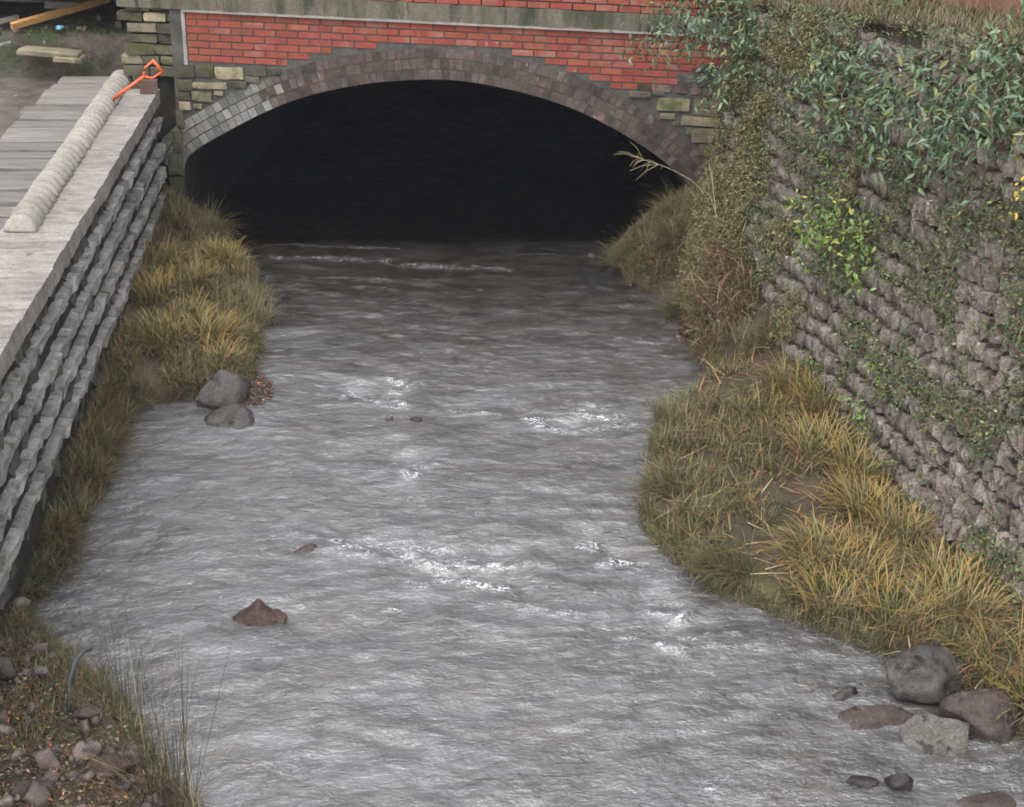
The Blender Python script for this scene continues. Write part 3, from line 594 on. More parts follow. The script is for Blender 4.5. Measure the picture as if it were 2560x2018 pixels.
mb = MB(); bx = p0-d_*.16+Vector((0, .1, -.02)); mb.box(bx.x-.14, bx.x+.02, bx.y-.02, bx.y+.0, -.02+.0, .06); obj('blade', mb.mesh('blade', M['blackp']), sh)
# brick lying below the grip
v, f = cube_grid(2, 5, .03, .05); tag(obj('loose_brick', mesh('loose_brick', v, f, mat('old_brick', [(.3, (.07, .045, .035)), (.7, (.13, .085, .065))], 6, .5, 40)), None, (-2.10, 13.55, 1.65), (0, 0, .1), (.17, .1, .13)), 'dull brown brick standing behind the orange spade grip', 'brick')

# ------------------------------------------------------------ upper ground behind the quay
gx = np.linspace(-9, -1.9, 200); gy = np.linspace(14.2, 22, 170); X, Y = np.meshgrid(gx, gy)
nz = fbm(X*2.2, Y*2.2, seed=91)
ed = 14.62+.12*fbm(X*1.8, X*0, seed=92)
t = np.clip((Y-ed)/.16, 0, 1); Z = 1.42+t*(.50+.03*nz)+.05*np.clip((Y-15), 0, 5)*.5+.05*fbm(X*7, Y*7, seed=93)*(.3+t*(1-t)*3)
Z += .02*fbm(X*16, Y*16, seed=94)
i = (np.arange(169)*200)[:, None]+np.arange(199)[None, :]
M['terrace'] = mat('earth_terrace', [(.3, (0.040, 0.034, 0.027)), (.7, (0.124, 0.100, 0.084))], 4, 1, 16, .92, 0, dist=.05, patch=[((.05, .062, .03), 3, .5, .62), ((.27, .24, .2), 12, .66, .72)])
tag(obj('terrace', mesh('terrace', np.stack([X, Y, Z], -1).reshape(-1, 3), np.stack([i, i+1, i+201, i+200], -1).reshape(-1, 4), M['terrace'], True)), 'earth terrace edge beyond the boards', kind='structure')
def beam(name, p, q, w_, h_, m, label, cat, rx=0):
    P, Q = Vector(p), Vector(q); d_ = Q-P; L_ = d_.length
    v, f = cube_grid(2, 3, .004, .01); v = v*np.array([L_, w_, h_])
    o = obj(name, mesh(name, v, f, m), None, (P+Q)/2); o.rotation_euler = d_.to_track_quat('X', 'Z').to_euler(); o.rotation_euler.rotate_axis('X', rx)
    return tag(o, label, cat)
beam('timber_beam', (-3.62, 14.72, 2.0), (-2.72, 15.35, 2.19), .05, .065, M['newwood'], 'long orange-brown sawn timber beam lying across the terrace behind the quay', 'timber', .3)
beam('timber_offcut', (-3.83, 14.9, 2.0), (-3.62, 15.05, 2.04), .06, .04, M['coping'], 'short pale timber offcut left of the long beam', 'timber')
beam('bent_offcut', (-3.9, 14.5, 1.8), (-3.62, 14.62, 1.86), .03, .02, M['coping'], 'thin pale strip of wood at the left edge of the terrace', 'timber')
mb = MB(); v, f = cube_grid(4, 12, .04, .05)
tag(obj('stone_shelf', mesh('stone_shelf', v*np.array([.62, .25, .06]), f, M['sandstone'], True), None, (-3.2, 14.5, 1.78), (0, .05, -.12)), 'long pale stone slab jutting from the dark earth face', 'stone')
tag(obj('stone_shelf', mesh('stone_shelf', v*np.array([.28, .25, .05]), f, M['sandstone'], True), None, (-3.0, 14.44, 1.735), (0, .03, -.1)), 'shorter stone slab under the right end of the long one', 'stone')
for k, (x, y, z, sx, sy, sz, m_, lab) in enumerate([(-3.25, 15.7, 2.07, .42, .2, .07, 'slab', 'flat grey slab lying behind the timber beam'), (-3.75, 15.9, 2.1, .6, .3, .05, 'slab', 'broad grey slab at the top left corner of the terrace'), (-2.5, 15.1, 2.08, .2, .12, .03, 'slab', 'small grey board right of the black bag'), (-2.28, 14.9, 2.06, .26, .2, .07, 'mossy', 'mossy block by the bridge end')]):
    v, f = cube_grid(3, 300+k, .03, .06); tag(obj('stone_slab', mesh('stone_slab', v*np.array([sx, sy, sz]), f, M[m_], True), None, (x, y, z), (0, 0, -.1*k)), lab, 'stone')
def crumple(name, loc, s, m, seed, label, cat, flat=.5):
    V, F = rock(seed, planes=14, amp=.16, sub=3); return tag(obj(name, mesh(name, V*np.array(s), F, m, True), None, loc), label, cat)
crumple('plastic_sack', (-3.22, 16.0, 2.2), (.17, .08, .05), M['blue'], 21, 'bright blue plastic sack lying behind the beam at the top edge', 'sack')
crumple('plastic_sack', (-2.62, 15.45, 2.17), (.09, .07, .07), M['blue'], 22, 'crumpled blue and white sack beside the end of the beam', 'sack')
crumple('dark_sack', (-2.48, 15.35, 2.13), (.10, .06, .06), M['blackp'], 23, 'black plastic bag right of the crumpled blue sack', 'sack')
crumple('dark_tub', (-2.77, 15.05, 2.05), (.06, .06, .07), M['blackp'], 24, 'dark grey tub under the end of the beam', 'tub')
crumple('cloth_rag', (-3.14, 14.8, 1.975), (.055, .05, .03), M['paleblue'], 25, 'small pale blue rag on the turf below the beam', 'rag')
# loose stones on terrace edge
pv = [cube_grid(3, 400+k, .22, .25) for k in range(8)]; pv = [(v*1.7, f) for v, f in pv]; pms = [mesh('loose_stone', v, f, M['pebble'], True) for v, f in pv]
def zT(x, y):
    nz = fbm(np.array([x*2.2]), np.array([y*2.2]), seed=91)[0]; ed = 14.62+.12*fbm(np.array([x*1.8]), np.array([0.]), seed=92)[0]
    t = min(max((y-ed)/.16, 0), 1); return 1.42+t*(.5+.03*nz)
for k in range(40):
    x = random.uniform(-4.1, -2.0); y = random.uniform(14.5, 15.4); s = random.uniform(.015, .04)
    tag(obj('loose_stone', random.choice(pms), None, (x, y, zT(x, y)+s*.5), (random.random()*6, random.random()*6, 0), (s*1.3, s, s*.7)), 'small loose stone on the terrace edge behind the quay', 'stone', 'loose stones on the terrace edge')
# low turf on terrace
def grass_patch(name, n_, fx, fz, cols, wts, lab, ln=(.05, .12), wd=(.003, .006), bend=(.3, 1.4), mask=None, lean=(0, .5), segs=3, tip=None):
    pts = fx(n_); 
    if mask is not None: pts = pts[mask(pts[:, 0], pts[:, 1])]
    k = len(pts); z = fz(pts[:, 0], pts[:, 1]); B = np.stack([pts[:, 0], pts[:, 1], z-.004], 1)
    c = pal(k, cols, wts, .3)
    g = GB().add(blades(B, rng.uniform(0, 2*np.pi, k), rng.uniform(*ln, k), rng.uniform(*wd, k), rng.uniform(*lean, k), rng.uniform(*bend, k), c, segs, None if tip is None else pal(k, tip, [1]*len(tip), .2)))
    return tag(obj(name, g.mesh(name, M['blade'])), lab, None, None, 'stuff')
GREENS = [(0.053, 0.075, 0.025), (0.088, 0.098, 0.033), (0.131, 0.112, 0.044), (0.037, 0.053, 0.022)]
YEL = [(0.308, 0.196, 0.056), (0.210, 0.175, 0.053), (0.140, 0.154, 0.048), (0.336, 0.168, 0.063), (0.238, 0.168, 0.091)]
BRN = [(0.115, 0.081, 0.048), (0.178, 0.121, 0.071), (0.075, 0.054, 0.034), (0.253, 0.184, 0.109), (0.132, 0.067, 0.040)]
def zTv(X, Y):
    nz = fbm(X*2.2, Y*2.2, seed=91); ed = 14.62+.12*fbm(X*1.8, X*0, seed=92); t = np.clip((Y-ed)/.16, 0, 1)
    return 1.42+t*(.5+.03*nz)+.05*np.clip((Y-15), 0, 5)*.5+.05*fbm(X*7, Y*7, seed=93)*(.3+t*(1-t)*3)
grass_patch('terrace_turf', 12000, lambda k: np.stack([rng.uniform(-3.5, -2.0, k), rng.uniform(14.62, 16.2, k)], 1), zTv, GREENS, [3, 3, 1, 1], 'short green turf on the terrace', (.02, .05), (.003, .006), mask=lambda x, y: fbm(x*2.5, y*2.5, seed=97) > -.05)

# ------------------------------------------------------------ right retaining wall of pitched rubble
T0 = np.array([3.53, 8.73, .35]); dv = np.array([-.16, .987, 0]); dv /= np.linalg.norm(dv); bt = R(8)
nn = np.cross(dv, [0, 0, 1]); upv = np.array([nn[0]*math.sin(bt), nn[1]*math.sin(bt), math.cos(bt)]); outv = -np.cross(dv, upv)
if outv[0] > 0: outv = -outv
rw = tag(empty('retaining_wall', tuple(T0)), 'high battered retaining wall of upright rubble stones in rising courses on the right', 'wall')
ROT = Matrix((( -dv[0], outv[0], upv[0]), (-dv[1], outv[1], upv[1]), (-dv[2], outv[2], upv[2])))  # local x = toward camera, y = out of the wall, z = up the wall
TOPV = lambda s: np.interp(s, [-8, -.7, .5, 2.17, 2.95, 3.4], [3.2, 2.84, 2.74, 2.58, 2.5, 2.5])
SB = 3.02
V = []; F = []; sg = np.linspace(-8, SB, 70)
for s in sg:
    b_ = T0+dv*s-outv*.065; V += [tuple(b_-upv*1.2-T0), tuple(b_+upv*(TOPV(s)-.03)-T0), tuple(b_+upv*(TOPV(s)-.03)-outv*.6-T0)]
for k in range(len(sg)-1): F += [(k*3, k*3+3, k*3+4, k*3+1), (k*3+1, k*3+4, k*3+5, k*3+2)]
obj('wall_core', mesh('wall_core', V, F, mat('wall_earth', [(.3, (.03, .024, .018)), (.7, (.10, .08, .055))], 6, 1, 20, 1, 0, patch=[((.05, .06, .02), 4, .5, .62)])), rw)
mrub = [cube_grid(2, 500+k, .17, .06) for k in range(12)]; rmesh = [mesh('rubble_stone', v, f, M['rub'], False) for v, f in mrub]
ALL = []
CH = .165
v = -.75; row = 0
while v < 3.1:
    ch = CH*random.uniform(.9, 1.12); s = -4.2+random.uniform(0, .1)
    while s < SB-.03:
        wd = random.uniform(.065, .135); wav = .012*math.sin(s*1.9+row*.4)+.008*math.sin(s*4.7+row*.7)
        if v+ch*1.0 < TOPV(s):
            P = T0+dv*(s+wd/2)+upv*(v+ch/2+wav)+outv*random.uniform(-.03, .02)
            hh = ch*random.uniform(.74, .93)
            tilt = random.uniform(-.13, .10)-.10
            ALL.append((P, wd*random.uniform(.80, .95), random.uniform(.13, .19), hh, tilt, random.uniform(-.10, .08)-.16, random.randrange(12)))
        s += wd+random.uniform(0, .008)
    v += ch*.97; row += 1
camC = np.array([0, 0, 4.65]); fwn = np.array(fw); rn = np.array(r2); un = np.array(u2)
def inframe(P):
    d_ = P-camC; z = d_@fwn; x = 3373*(d_@rn)/z/1280; y = 3373*(d_@un)/z/1009
    return z if (z > 0 and abs(x) < 1.05 and abs(y) < 1.05) else 99
ALL.sort(key=lambda a_: inframe(a_[0]))
SB_V = []; SB_F = []; off = 0
ROTq = ROT.to_quaternion()
for k, (P, w_, d_, h_, ti, to, vi) in enumerate(ALL):
    q = ROTq @ Euler((to, ti, random.uniform(-.12, .12))).to_quaternion()
    if k < 300:
        o = obj('rubble_stone', rmesh[vi], rw, tuple(P-T0)); o.rotation_euler = q.to_euler(); o.scale = (w_, d_, h_)
    else:
        mv, mf_ = mrub[vi]; Rm = np.array(q.to_matrix()); SB_V.append((mv*np.array([w_, d_, h_]))@Rm.T+(P-T0)); SB_F.append(np.array(mf_)+off); off += len(mv)
me = mesh('rubble_courses', np.concatenate(SB_V), np.concatenate(SB_F), M['rub'], False)
o = obj('rubble_courses', me, rw); o['kind'] = 'stuff'
# end return of the wall up against the bridge
e0 = T0+dv*SB; mb = MB(); e1 = np.array([3.62, 13.25, 0])
b0 = e0-upv*1.3; b1 = e0+upv*TOPV(SB)
mb.add([tuple(b0-T0), (e1[0]-T0[0], e1[1]-T0[1], -.9), (e1[0]+.3-T0[0], e1[1]-T0[1], 2.2), tuple(b1-T0)], [(0, 1, 2, 3)])
obj('return_face', mb.mesh('return_face', M['darkearth']), rw)
# ground on top behind the wall + brown wall behind
gx = np.linspace(0, 1, 30); gs = np.linspace(-8, 4.6, 60); V = []
for s in gs:
    b_ = T0+dv*s+upv*(TOPV(s)-.04)
    for t in gx: 
        p = b_+np.array([1, .1, 0])*t*6; V.append((p[0], p[1], p[2]+.04*vnoise(np.array([p[0]*3]), np.array([p[1]*3]), seed=5)[0]+.05*t))
i = (np.arange(59)*30)[:, None]+np.arange(29)[None, :]
tag(obj('upper_ground', mesh('upper_ground', V, np.stack([i, i+30, i+31, i+1], -1).reshape(-1, 4), M['darkearth'], True)), 'ground along the top of the retaining wall', kind='structure')
bwall = tag(empty('brown_wall', (4.4, 12.0, 2.6)), 'smooth brown rendered wall above the retaining wall at the top right', 'wall')
A_ = np.array([3.75, 13.25]); B_ = np.array([6.6, 7.0]); mb = MB()
n2_ = np.array([B_[1]-A_[1], -(B_[0]-A_[0])]); n2_ /= np.linalg.norm(n2_); n2_ = -n2_
vs = [(*A_, 2.2), (*B_, 2.2), (*(B_+n2_*.25), 2.2), (*(A_+n2_*.25), 2.2)]; vs = [(a_-4.4, b_-12, c_-2.6) for a_, b_, c_ in vs]; mb.add(vs+[(a_, b_, 2.0) for a_, b_, c_ in vs], BF)
obj('panel', mb.mesh('panel', M['render']), bwall)
mb = MB(); dA = (B_-A_); dA /= np.linalg.norm(dA)
vs = [tuple(A_-n2_*.03)+(2.62,), tuple(B_-n2_*.03)+(2.62,), tuple(B_)+(2.62,), tuple(A_)+(2.62,)]; vs = [(a_-4.4, b_-12, c_-2.6) for a_, b_, c_ in vs]; mb.add(vs+[(a_, b_, c_+.05) for a_, b_, c_ in vs], BF)
obj('plinth', mb.mesh('plinth', M['string']), bwall)

# ------------------------------------------------------------ boulders and stones
def boulder(name, x, y, z, sx, sy, sz, m, seed, label, rz=0, planes=9, amp=.06, sub=4, rx=0, ry=0, cat='rock', group=None, cone=0):
    V, F = rock(seed, planes=planes, amp=amp, sub=sub)
    if cone: V[:, 2] = np.where(V[:, 2] > 0, V[:, 2]*(1.25-cone*np.hypot(V[:, 0], V[:, 1])), V[:, 2])
    o = obj(name, mesh(name, V*np.array([sx, sy, sz]), F, M[m], True), None, (x, y, z), (rx, ry, rz)); return tag(o, label, cat, group)
boulder('boulder', 3.12, 5.93, .09, .33, .24, .20, 'boulder_grey', 3, 'largest rounded grey boulder at the right water edge, topmost of its group', .2, amp=.09, planes=11)
boulder('boulder', 3.27, 5.58, .04, .24, .20, .17, 'boulder_pink', 8, 'smooth pinkish boulder behind the pale angular block', .5, planes=5, amp=.04)
boulder('boulder', 2.99, 5.43, .05, .22, .15, .16, 'boulder_pale', 15, 'pale angular block with white crusts in front of the boulder group', .15, planes=8, amp=.06)
boulder('flat_rock', 2.66, 5.66, -.02, .28, .14, .10, 'boulder_pink', 19, 'low flat rock with water washing over it left of the boulders', -.1, planes=10)
boulder('flat_rock', 2.62, 5.86, -.015, .10, .07, .07, 'boulder_grey', 23, 'small rounded stone behind the low flat rock', .3)
boulder('flat_rock', 2.44, 5.90, -.02, .10, .06, .05, 'boulder_pink', 24, 'small pink stone tip left of the low flat rock', .3)
boulder('dark_rock', 2.66, 5.12, .01, .11, .07, .085, 'boulder_dark', 27, 'black wet rock breaking the surface near the bottom right', .1, planes=12)
boulder('dark_rock', 2.47, 5.15, -.005, .12, .05, .05, 'boulder_dark', 29, 'low black rock tip touching the larger black rock', -.1, planes=12)
boulder('river_rock', -.67, 6.85, -.02, .165, .12, .14, 'boulder_brown', 31, 'reddish brown pointed rock standing alone in the left of the river', .1, planes=2, amp=.08, cone=.95)
boulder('river_rock', -.57, 6.80, -.035, .11, .08, .07, 'boulder_brown', 32, 'low brown shoulder rock against the pointed rock', .1, planes=9)
boulder('boulder', -1.20, 9.80, .06, .28, .2, .2, 'boulder_grey', 35, 'tall grey boulder at the corner of the left grass bank', .5, planes=8)
boulder('boulder', -1.09, 9.47, -.01, .29, .18, .13, 'boulder_grey', 36, 'low grey boulder in the water in front of the tall one', -.15, planes=6)
boulder('river_stone', .16, 9.46, .0, .045, .035, .03, 'boulder_pale', 41, 'small tan stone showing through the upper riffle', 0, sub=3)
boulder('river_stone', .36, 9.44, -.005, .05, .03, .026, 'boulder_dark', 42, 'small dark stone right of the tan one in the upper riffle', 0, sub=3)
boulder('river_stone', 2.32, 13.2, .0, .05, .04, .035, 'boulder_brown', 43, 'small pink stone at the mouth of the arch', 0, sub=3)
boulder('river_stone', -.45, 7.55, -.035, .17, .1, .06, 'boulder_pink', 44, 'pale pink stone just under the surface left of the lower riffle', 0, sub=3)
boulder('river_stone', 3.05, 4.98, -.03, .18, .1, .06, 'boulder_pink', 45, 'pinkish stone under thin water at the bottom right edge', 0, sub=3)
for k in range(26):
    x = random.uniform(-1.0, 3.0); y = random.uniform(4.9, 9.2)
    s = random.uniform(.04, .11)
    boulder('submerged_stone', x, y, -.13, s*1.4, s, s*.8, random.choice(['boulder_pink', 'boulder_grey', 'boulder_brown']), 600+k, 'stone on the river bed dimly seen under the ripples', random.random()*3, sub=2, cat='stone', group='stones under the water')
# leaf and twig drift beside the tall grey boulder
def litter(name, cx, cy, rx, ry, zf, n_, cols, wts, lab, z0=0, sz=(.012, .035)):
    a_ = rng.uniform(0, 2*np.pi, n_); r_ = np.sqrt(rng.uniform(0, 1, n_)); x = cx+np.cos(a_)*r_*rx; y = cy+np.sin(a_)*r_*ry
    z = zf(x, y)+z0*(1-r_**2)+rng.uniform(0, .02, n_); d_ = rng.normal(size=(n_, 3)); d_[:, 2] *= .35
    nrm = np.tile([[0, 0, 1.]], (n_, 1))+rng.normal(size=(n_, 3))*.5; ln = rng.uniform(*sz, n_)
    g = GB().add(leaves(np.stack([x, y, z], 1), d_, nrm, ln, ln*rng.uniform(.3, .8, n_), pal(n_, cols, wts, .3)))
    return tag(obj(name, g.mesh(name, M['leaf'])), lab, None, None, 'stuff')
DEAD = [(.13, .05, .03), (.17, .09, .05), (.09, .05, .035), (.24, .18, .13), (.06, .045, .032), (.4, .10, .03)]
litter('leaf_drift', -.92, 9.98, .16, .30, lambda x, y: 0*x+.0, 1500, DEAD, [2, 2, 4, 2, 6, .25], 'drift of red-brown leaves and twigs beside the tall grey boulder', .035, (.01, .028))
litter('leaf_drift', 3.1, 11.0, .32, .55, zR, 2600, DEAD, [4, 2, 6, 1, 4, .1], 'brown dead leaves caught on the right bank', .14, (.02, .05))
litter('leaf_drift', 2.7, 12.3, .25, .3, zR, 900, DEAD, [2, 3, 3, 1, 4, 0], 'brown leaves and roots at the waterline under the arch end', .02)
# stony shore bottom left
def zLs(x, y): return float(zL(np.array([float(x)]), np.array([float(y)]))[0])
cnt = 0
for k in range(900):
    y = random.uniform(4.7, 6.9); e = np.interp(y, [q[0] for q in sorted(L_EDGE)], [q[1] for q in sorted(L_EDGE)])
    x = random.uniform(-2.3, e-.02)
    if cnt >= 160: break
    if float(fbm(np.array([x*2.]), np.array([y*2.]), seed=77)[0]) < -.12 and y > 5.3: continue
    s = random.uniform(.012, .032) if random.random() < .85 else random.uniform(.03, .055)
    tag(obj('shore_stone', random.choice(pms), None, (x, y, zLs(x, y)+s*.3), (random.random()*6, random.random()*6, 0), (s*1.4, s*1.1, s*.75)), 'small broken stone among many on the rubbly shore at the bottom left', 'stone', 'stones on the rubbly shore'); cnt += 1
boulder('shore_rock', -1.93, 6.0, .27, .10, .08, .06, 'boulder_grey', 51, 'grey rounded rock at the left edge of the rubbly shore', 0, sub=3)
boulder('shore_rock', -1.74, 5.98, .27, .08, .05, .03, 'boulder_pale', 52, 'whitish split rock beside the grey rounded one on the shore', .2, planes=14, sub=3)
boulder('shore_rock', -1.93, 5.65, .28, .09, .07, .06, 'boulder_pale', 53, 'pale grey rock at the left frame edge of the shore', .4, sub=3)
boulder('shore_rock', -1.46, 5.70, .2, .08, .05, .04, 'boulder_pink', 54, 'flat salmon pink rock on the shore below the bent pipe', .2, sub=3)
boulder('shore_rock', -1.25, 5.33, .16, .17, .10, .07, 'boulder_brown', 55, 'broad brown muddy rock near the rush stems', .3, sub=3)
boulder('shore_rock', -1.62, 5.10, .25, .16, .08, .05, 'boulder_pink', 56, 'broad mauve rock at the bottom edge of the shore', .3, sub=3)
boulder('shore_rock', -1.86, 5.2, .28, .10, .06, .05, 'boulder_brown', 57, 'dark red rock in the bottom left corner', .3, sub=3)
V, F = tube([(-1.56, 5.72, .16), (-1.55, 5.74, .24), (-1.54, 5.80, .34), (-1.52, 5.86, .41), (-1.49, 5.91, .43), (-1.45, 5.95, .42)], [.004, .01, .014, .015, .013, .008], 8)
tag(obj('bent_pipe', mesh('bent_pipe', V, F, M['pipe'], True)), 'thin bent grey pipe sticking up from the rubbly shore', 'pipe')
litter('shore_litter', -1.6, 5.6, .65, 1.0, zL, 7000, DEAD+[(.5, .33, .05), (.09, .1, .04)], [2, 2, 4, 2, 5, .2, .5, 3], 'dead leaves and moss scattered over the rubbly shore', 0)

# ------------------------------------------------------------ grass on the banks
def bankpts_r(k): 
    y = rng.uniform(5.0, 13.1, k); e = interp(y, R_EDGE, 1); t = interp(y, R_TOE, 1); return np.stack([e+.02+(t-e+.05)*rng.uniform(0, 1, k), y], 1)
def bankpts_l(k):
    y = rng.uniform(7.0, 13.7, k); e = interp(y, L_EDGE, 1); return np.stack([e-.01+(-2.02-e)*rng.uniform(0, 1, k), y], 1)
def bankpts_s(k):
    y = rng.uniform(4.7, 7.2, k); e = interp(y, L_EDGE, 1); return np.stack([e-.02+(-2.4-e)*rng.uniform(0, 1, k)**1.5, y], 1)
bare = lambda x, y: fbm(x*2.1, y*2.1, seed=130)+.6*fbm(x*7, y*7, seed=135)+np.where((x > 2.3) & (x < 3.1) & (y > 7.1) & (y < 8.3), -.25, 0) > -.16
grass_patch('right_bank_grass', 62000, bankpts_r, zR, GREENS+YEL+BRN, [3, 3, 2, 1.4, .6, .8, 1.6, .5, 1.6, 3.4, 3.4, 2.4, 2.2, 1.6], 'matted green and brown grass over the right bank', (.04, .20), (.0025, .006), (.3, 2.1), bare, (0, 1.0))
grass_patch('left_bank_grass', 46000, bankpts_l, zL, GREENS+YEL+BRN, [3, 3, 2, 1.4, .9, 1, 1.6, 1, 1.4, 3.4, 3.2, 2.4, 2, 1.4], 'matted green and rusty grass over the left bank', (.05, .20), (.0025, .006), (.4, 2.0), lambda x, y: fbm(x*2.3, y*2.3, seed=131) > -.3, (0, 1.0))
grass_patch('shore_grass', 16000, bankpts_s, zL, GREENS+BRN, [3, 2, 2, 1, 3, 3, 2, 1, 1], 'thin grass between the stones of the shore', (.03, .11), (.002, .004), (.4, 1.8), lambda x, y: fbm(x*2., y*2., seed=77) < np.where(y > 6, .25, -.03), (0, .9))
# blades hanging over the water edge
def edge_r(k):
    y = rng.uniform(5.2, 13.2, k); return np.stack([interp(y, R_EDGE, 1)+.05*vnoise(y*3, y*0, seed=3)+rng.uniform(.0, .12, k), y], 1)
def edge_l(k):
    y = rng.uniform(4.9, 13.5, k); return np.stack([interp(y, L_EDGE, 1)+.04*vnoise(y*3.3, y*0, seed=4)-rng.uniform(.0, .10, k), y], 1)
EC = [(.05, .07, .025), (.10, .12, .045), (.16, .145, .06), (.10, .065, .04), (.22, .17, .09)]
grass_patch('right_edge_grass', 9000, edge_r, zR, EC, [3, 3, 3, 3, 1.5], 'straggling grass overhanging the water along the right bank', (.05, .17), (.002, .005), (.4, 2.2), lambda x, y: fbm(x*0+1, y*2.2, seed=133) > -.35, (.1, 1.1))
grass_patch('left_edge_grass', 8000, edge_l, zL, EC, [3, 3, 3, 3, 1.5], 'straggling grass overhanging the water along the left bank', (.05, .15), (.002, .005), (.4, 2.2), lambda x, y: fbm(x*0+1, y*2.2, seed=134) > -.3, (.1, 1.1))
# strewn dead blades lying on the right bank
k = 900; pts = bankpts_r(k); B = np.stack([pts[:, 0], pts[:, 1], zR(pts[:, 0], pts[:, 1])+.02], 1)
g = GB().add(blades(B, rng.uniform(0, 6.28, k), rng.uniform(.10, .30, k), rng.uniform(.005, .010, k), rng.uniform(1.2, 1.5, k), rng.uniform(-.2, .35, k), pal(k, [(.36, .25, .13), (.34, .18, .07), (.42, .33, .2), (.2, .13, .07)], [3, 3, 1, 3]), 3))
tag(obj('fallen_blades', g.mesh('fallen_blades', M['blade'])), 'dead straw-coloured blades strewn on the right bank', None, None, 'stuff')

def tuft(x, y, zf, n_, ln, spread, cols, wts, label, wd=(.006, .011), bend=(.5, 1.7), lean=(.05, .55), tip=True, name='sedge_tuft', cat='grass tuft', group=None, dirn=None, segs=5):
    z = float(zf(np.array([float(x)]), np.array([float(y)]))[0]); e = empty(name, (x, y, z)); tag(e, label, cat, group)
    wd0 = random.uniform(0, 6.28); n_ = int(n_*random.uniform(.9, 1.6)); lean = (lean[0]-.05, lean[1]+random.uniform(0, .35)); wd = (wd[0]*.7, wd[1]*.85)
    def part(nm, k, ln_, cols_, wts_, lean_, bend_, wd_, tipc):
        a_ = rng.uniform(0, 2*np.pi, k); r_ = spread*(1.5 if name == 'sedge_tuft' else 1.1)*np.sqrt(rng.uniform(0, 1, k))*.5
        B = np.stack([np.cos(a_)*r_, np.sin(a_)*r_, np.full(k, -.01)], 1); hd = a_+rng.normal(0, .5, k)
        hd = hd+rng.normal(0, 1.0, k); wnd = wd0; hd = np.arctan2(np.sin(hd)+.55*np.sin(wnd), np.cos(hd)+.55*np.cos(wnd))
        if dirn is not None: hd = dirn+rng.normal(0, .6, k)
        g = GB().add(blades(B, hd, rng.uniform(*ln_, k), rng.uniform(*wd_, k), rng.uniform(*lean_, k), rng.uniform(*bend_, k), pal(k, cols_, wts_, .2), segs, tipc(k) if tipc else None, .5))
        o = obj(nm, g.mesh(nm, M['blade']), e); o['kind'] = 'stuff'
    tc_ = (lambda k: pal(k, [(.42, .23, .06), (.36, .28, .08), (.3, .25, .07)], [2, 2, 1], .2)) if tip else None
    part('blades', n_, ln, cols, wts, lean, bend, wd, tc_)
    part('dead_blades', int(n_*.8), (ln[0]*.6, ln[1]*.85), BRN, [2, 3, 1, 3, 1], (.5, 1.3), (.4, 1.2), (wd[0]*.8, wd[1]*.8), None)
    return e
SED = [(.205, .165, .055), (.125, .14, .045), (.28, .175, .065), (.08, .10, .034), (.20, .15, .09)]
SW = [2.5, 3, 2.5, 2.5, 2.5]
T_R = [(3.25, 9.15, 130, (.18, .36), .24, 'orange-tipped sedge tuft against the foot of the rubble wall, highest on the right bank'),
 (3.36, 8.80, 100, (.18, .34), .2, 'yellow sedge tuft tight against the wall stones just below the highest one'),
 (2.95, 8.95, 90, (.14, .28), .2, 'rusty sedge tuft a step out from the wall at the top of the right bank'),
 (3.18, 8.30, 150, (.20, .38), .24, 'tall yellow-green sedge clump halfway along the right bank by the wall'),
 (3.38, 8.02, 120, (.18, .36), .2, 'sedge clump with amber tips squeezed between the tall clump and the wall'),
 (3.30, 7.62, 130, (.18, .36), .22, 'green-gold sedge clump at the foot of the wall above the bare mud'),
 (3.45, 7.30, 110, (.16, .32), .2, 'bright green based sedge clump under the lower rubble stones'),
 (3.12, 7.15, 90, (.16, .30), .2, 'sparse sedge clump beside the bare mud patch, wall side'),
 (2.80, 7.05, 140, (.20, .38), .26, 'large arching golden sedge tuft in the middle of the lower right bank'),
 (3.02, 6.78, 120, (.18, .34), .22, 'golden sedge tuft just right of the large arching one'),
 (3.12, 6.42, 150, (.20, .38), .26, 'large yellow sedge tuft directly above the big grey boulder'),
 (2.74, 6.60, 90, (.16, .30), .22, 'drooping sedge tuft whose blades reach down to the water edge above the boulders'),
 (3.50, 6.42, 130, (.20, .38), .26, 'yellow sedge tuft at the right edge of the photo above the boulders'),
 (3.55, 6.75, 90, (.18, .32), .22, 'sedge tuft under the lowest wall stones at the far right'),
 (3.52, 5.92, 140, (.18, .34), .24, 'dark green and gold tuft crowding the right side of the big boulder'),
 (3.62, 5.55, 120, (.16, .32), .24, 'green tuft in the bottom right corner beside the pink boulder')]
for (x, y, n_, ln, sp_, lab) in T_R: tuft(x, y, zR, n_, ln, sp_, SED, SW, lab, group='sedge tufts on the right bank')
DG = [(0.053, 0.075, 0.030), (0.081, 0.100, 0.040), (0.119, 0.119, 0.050), (0.163, 0.144, 0.069)]
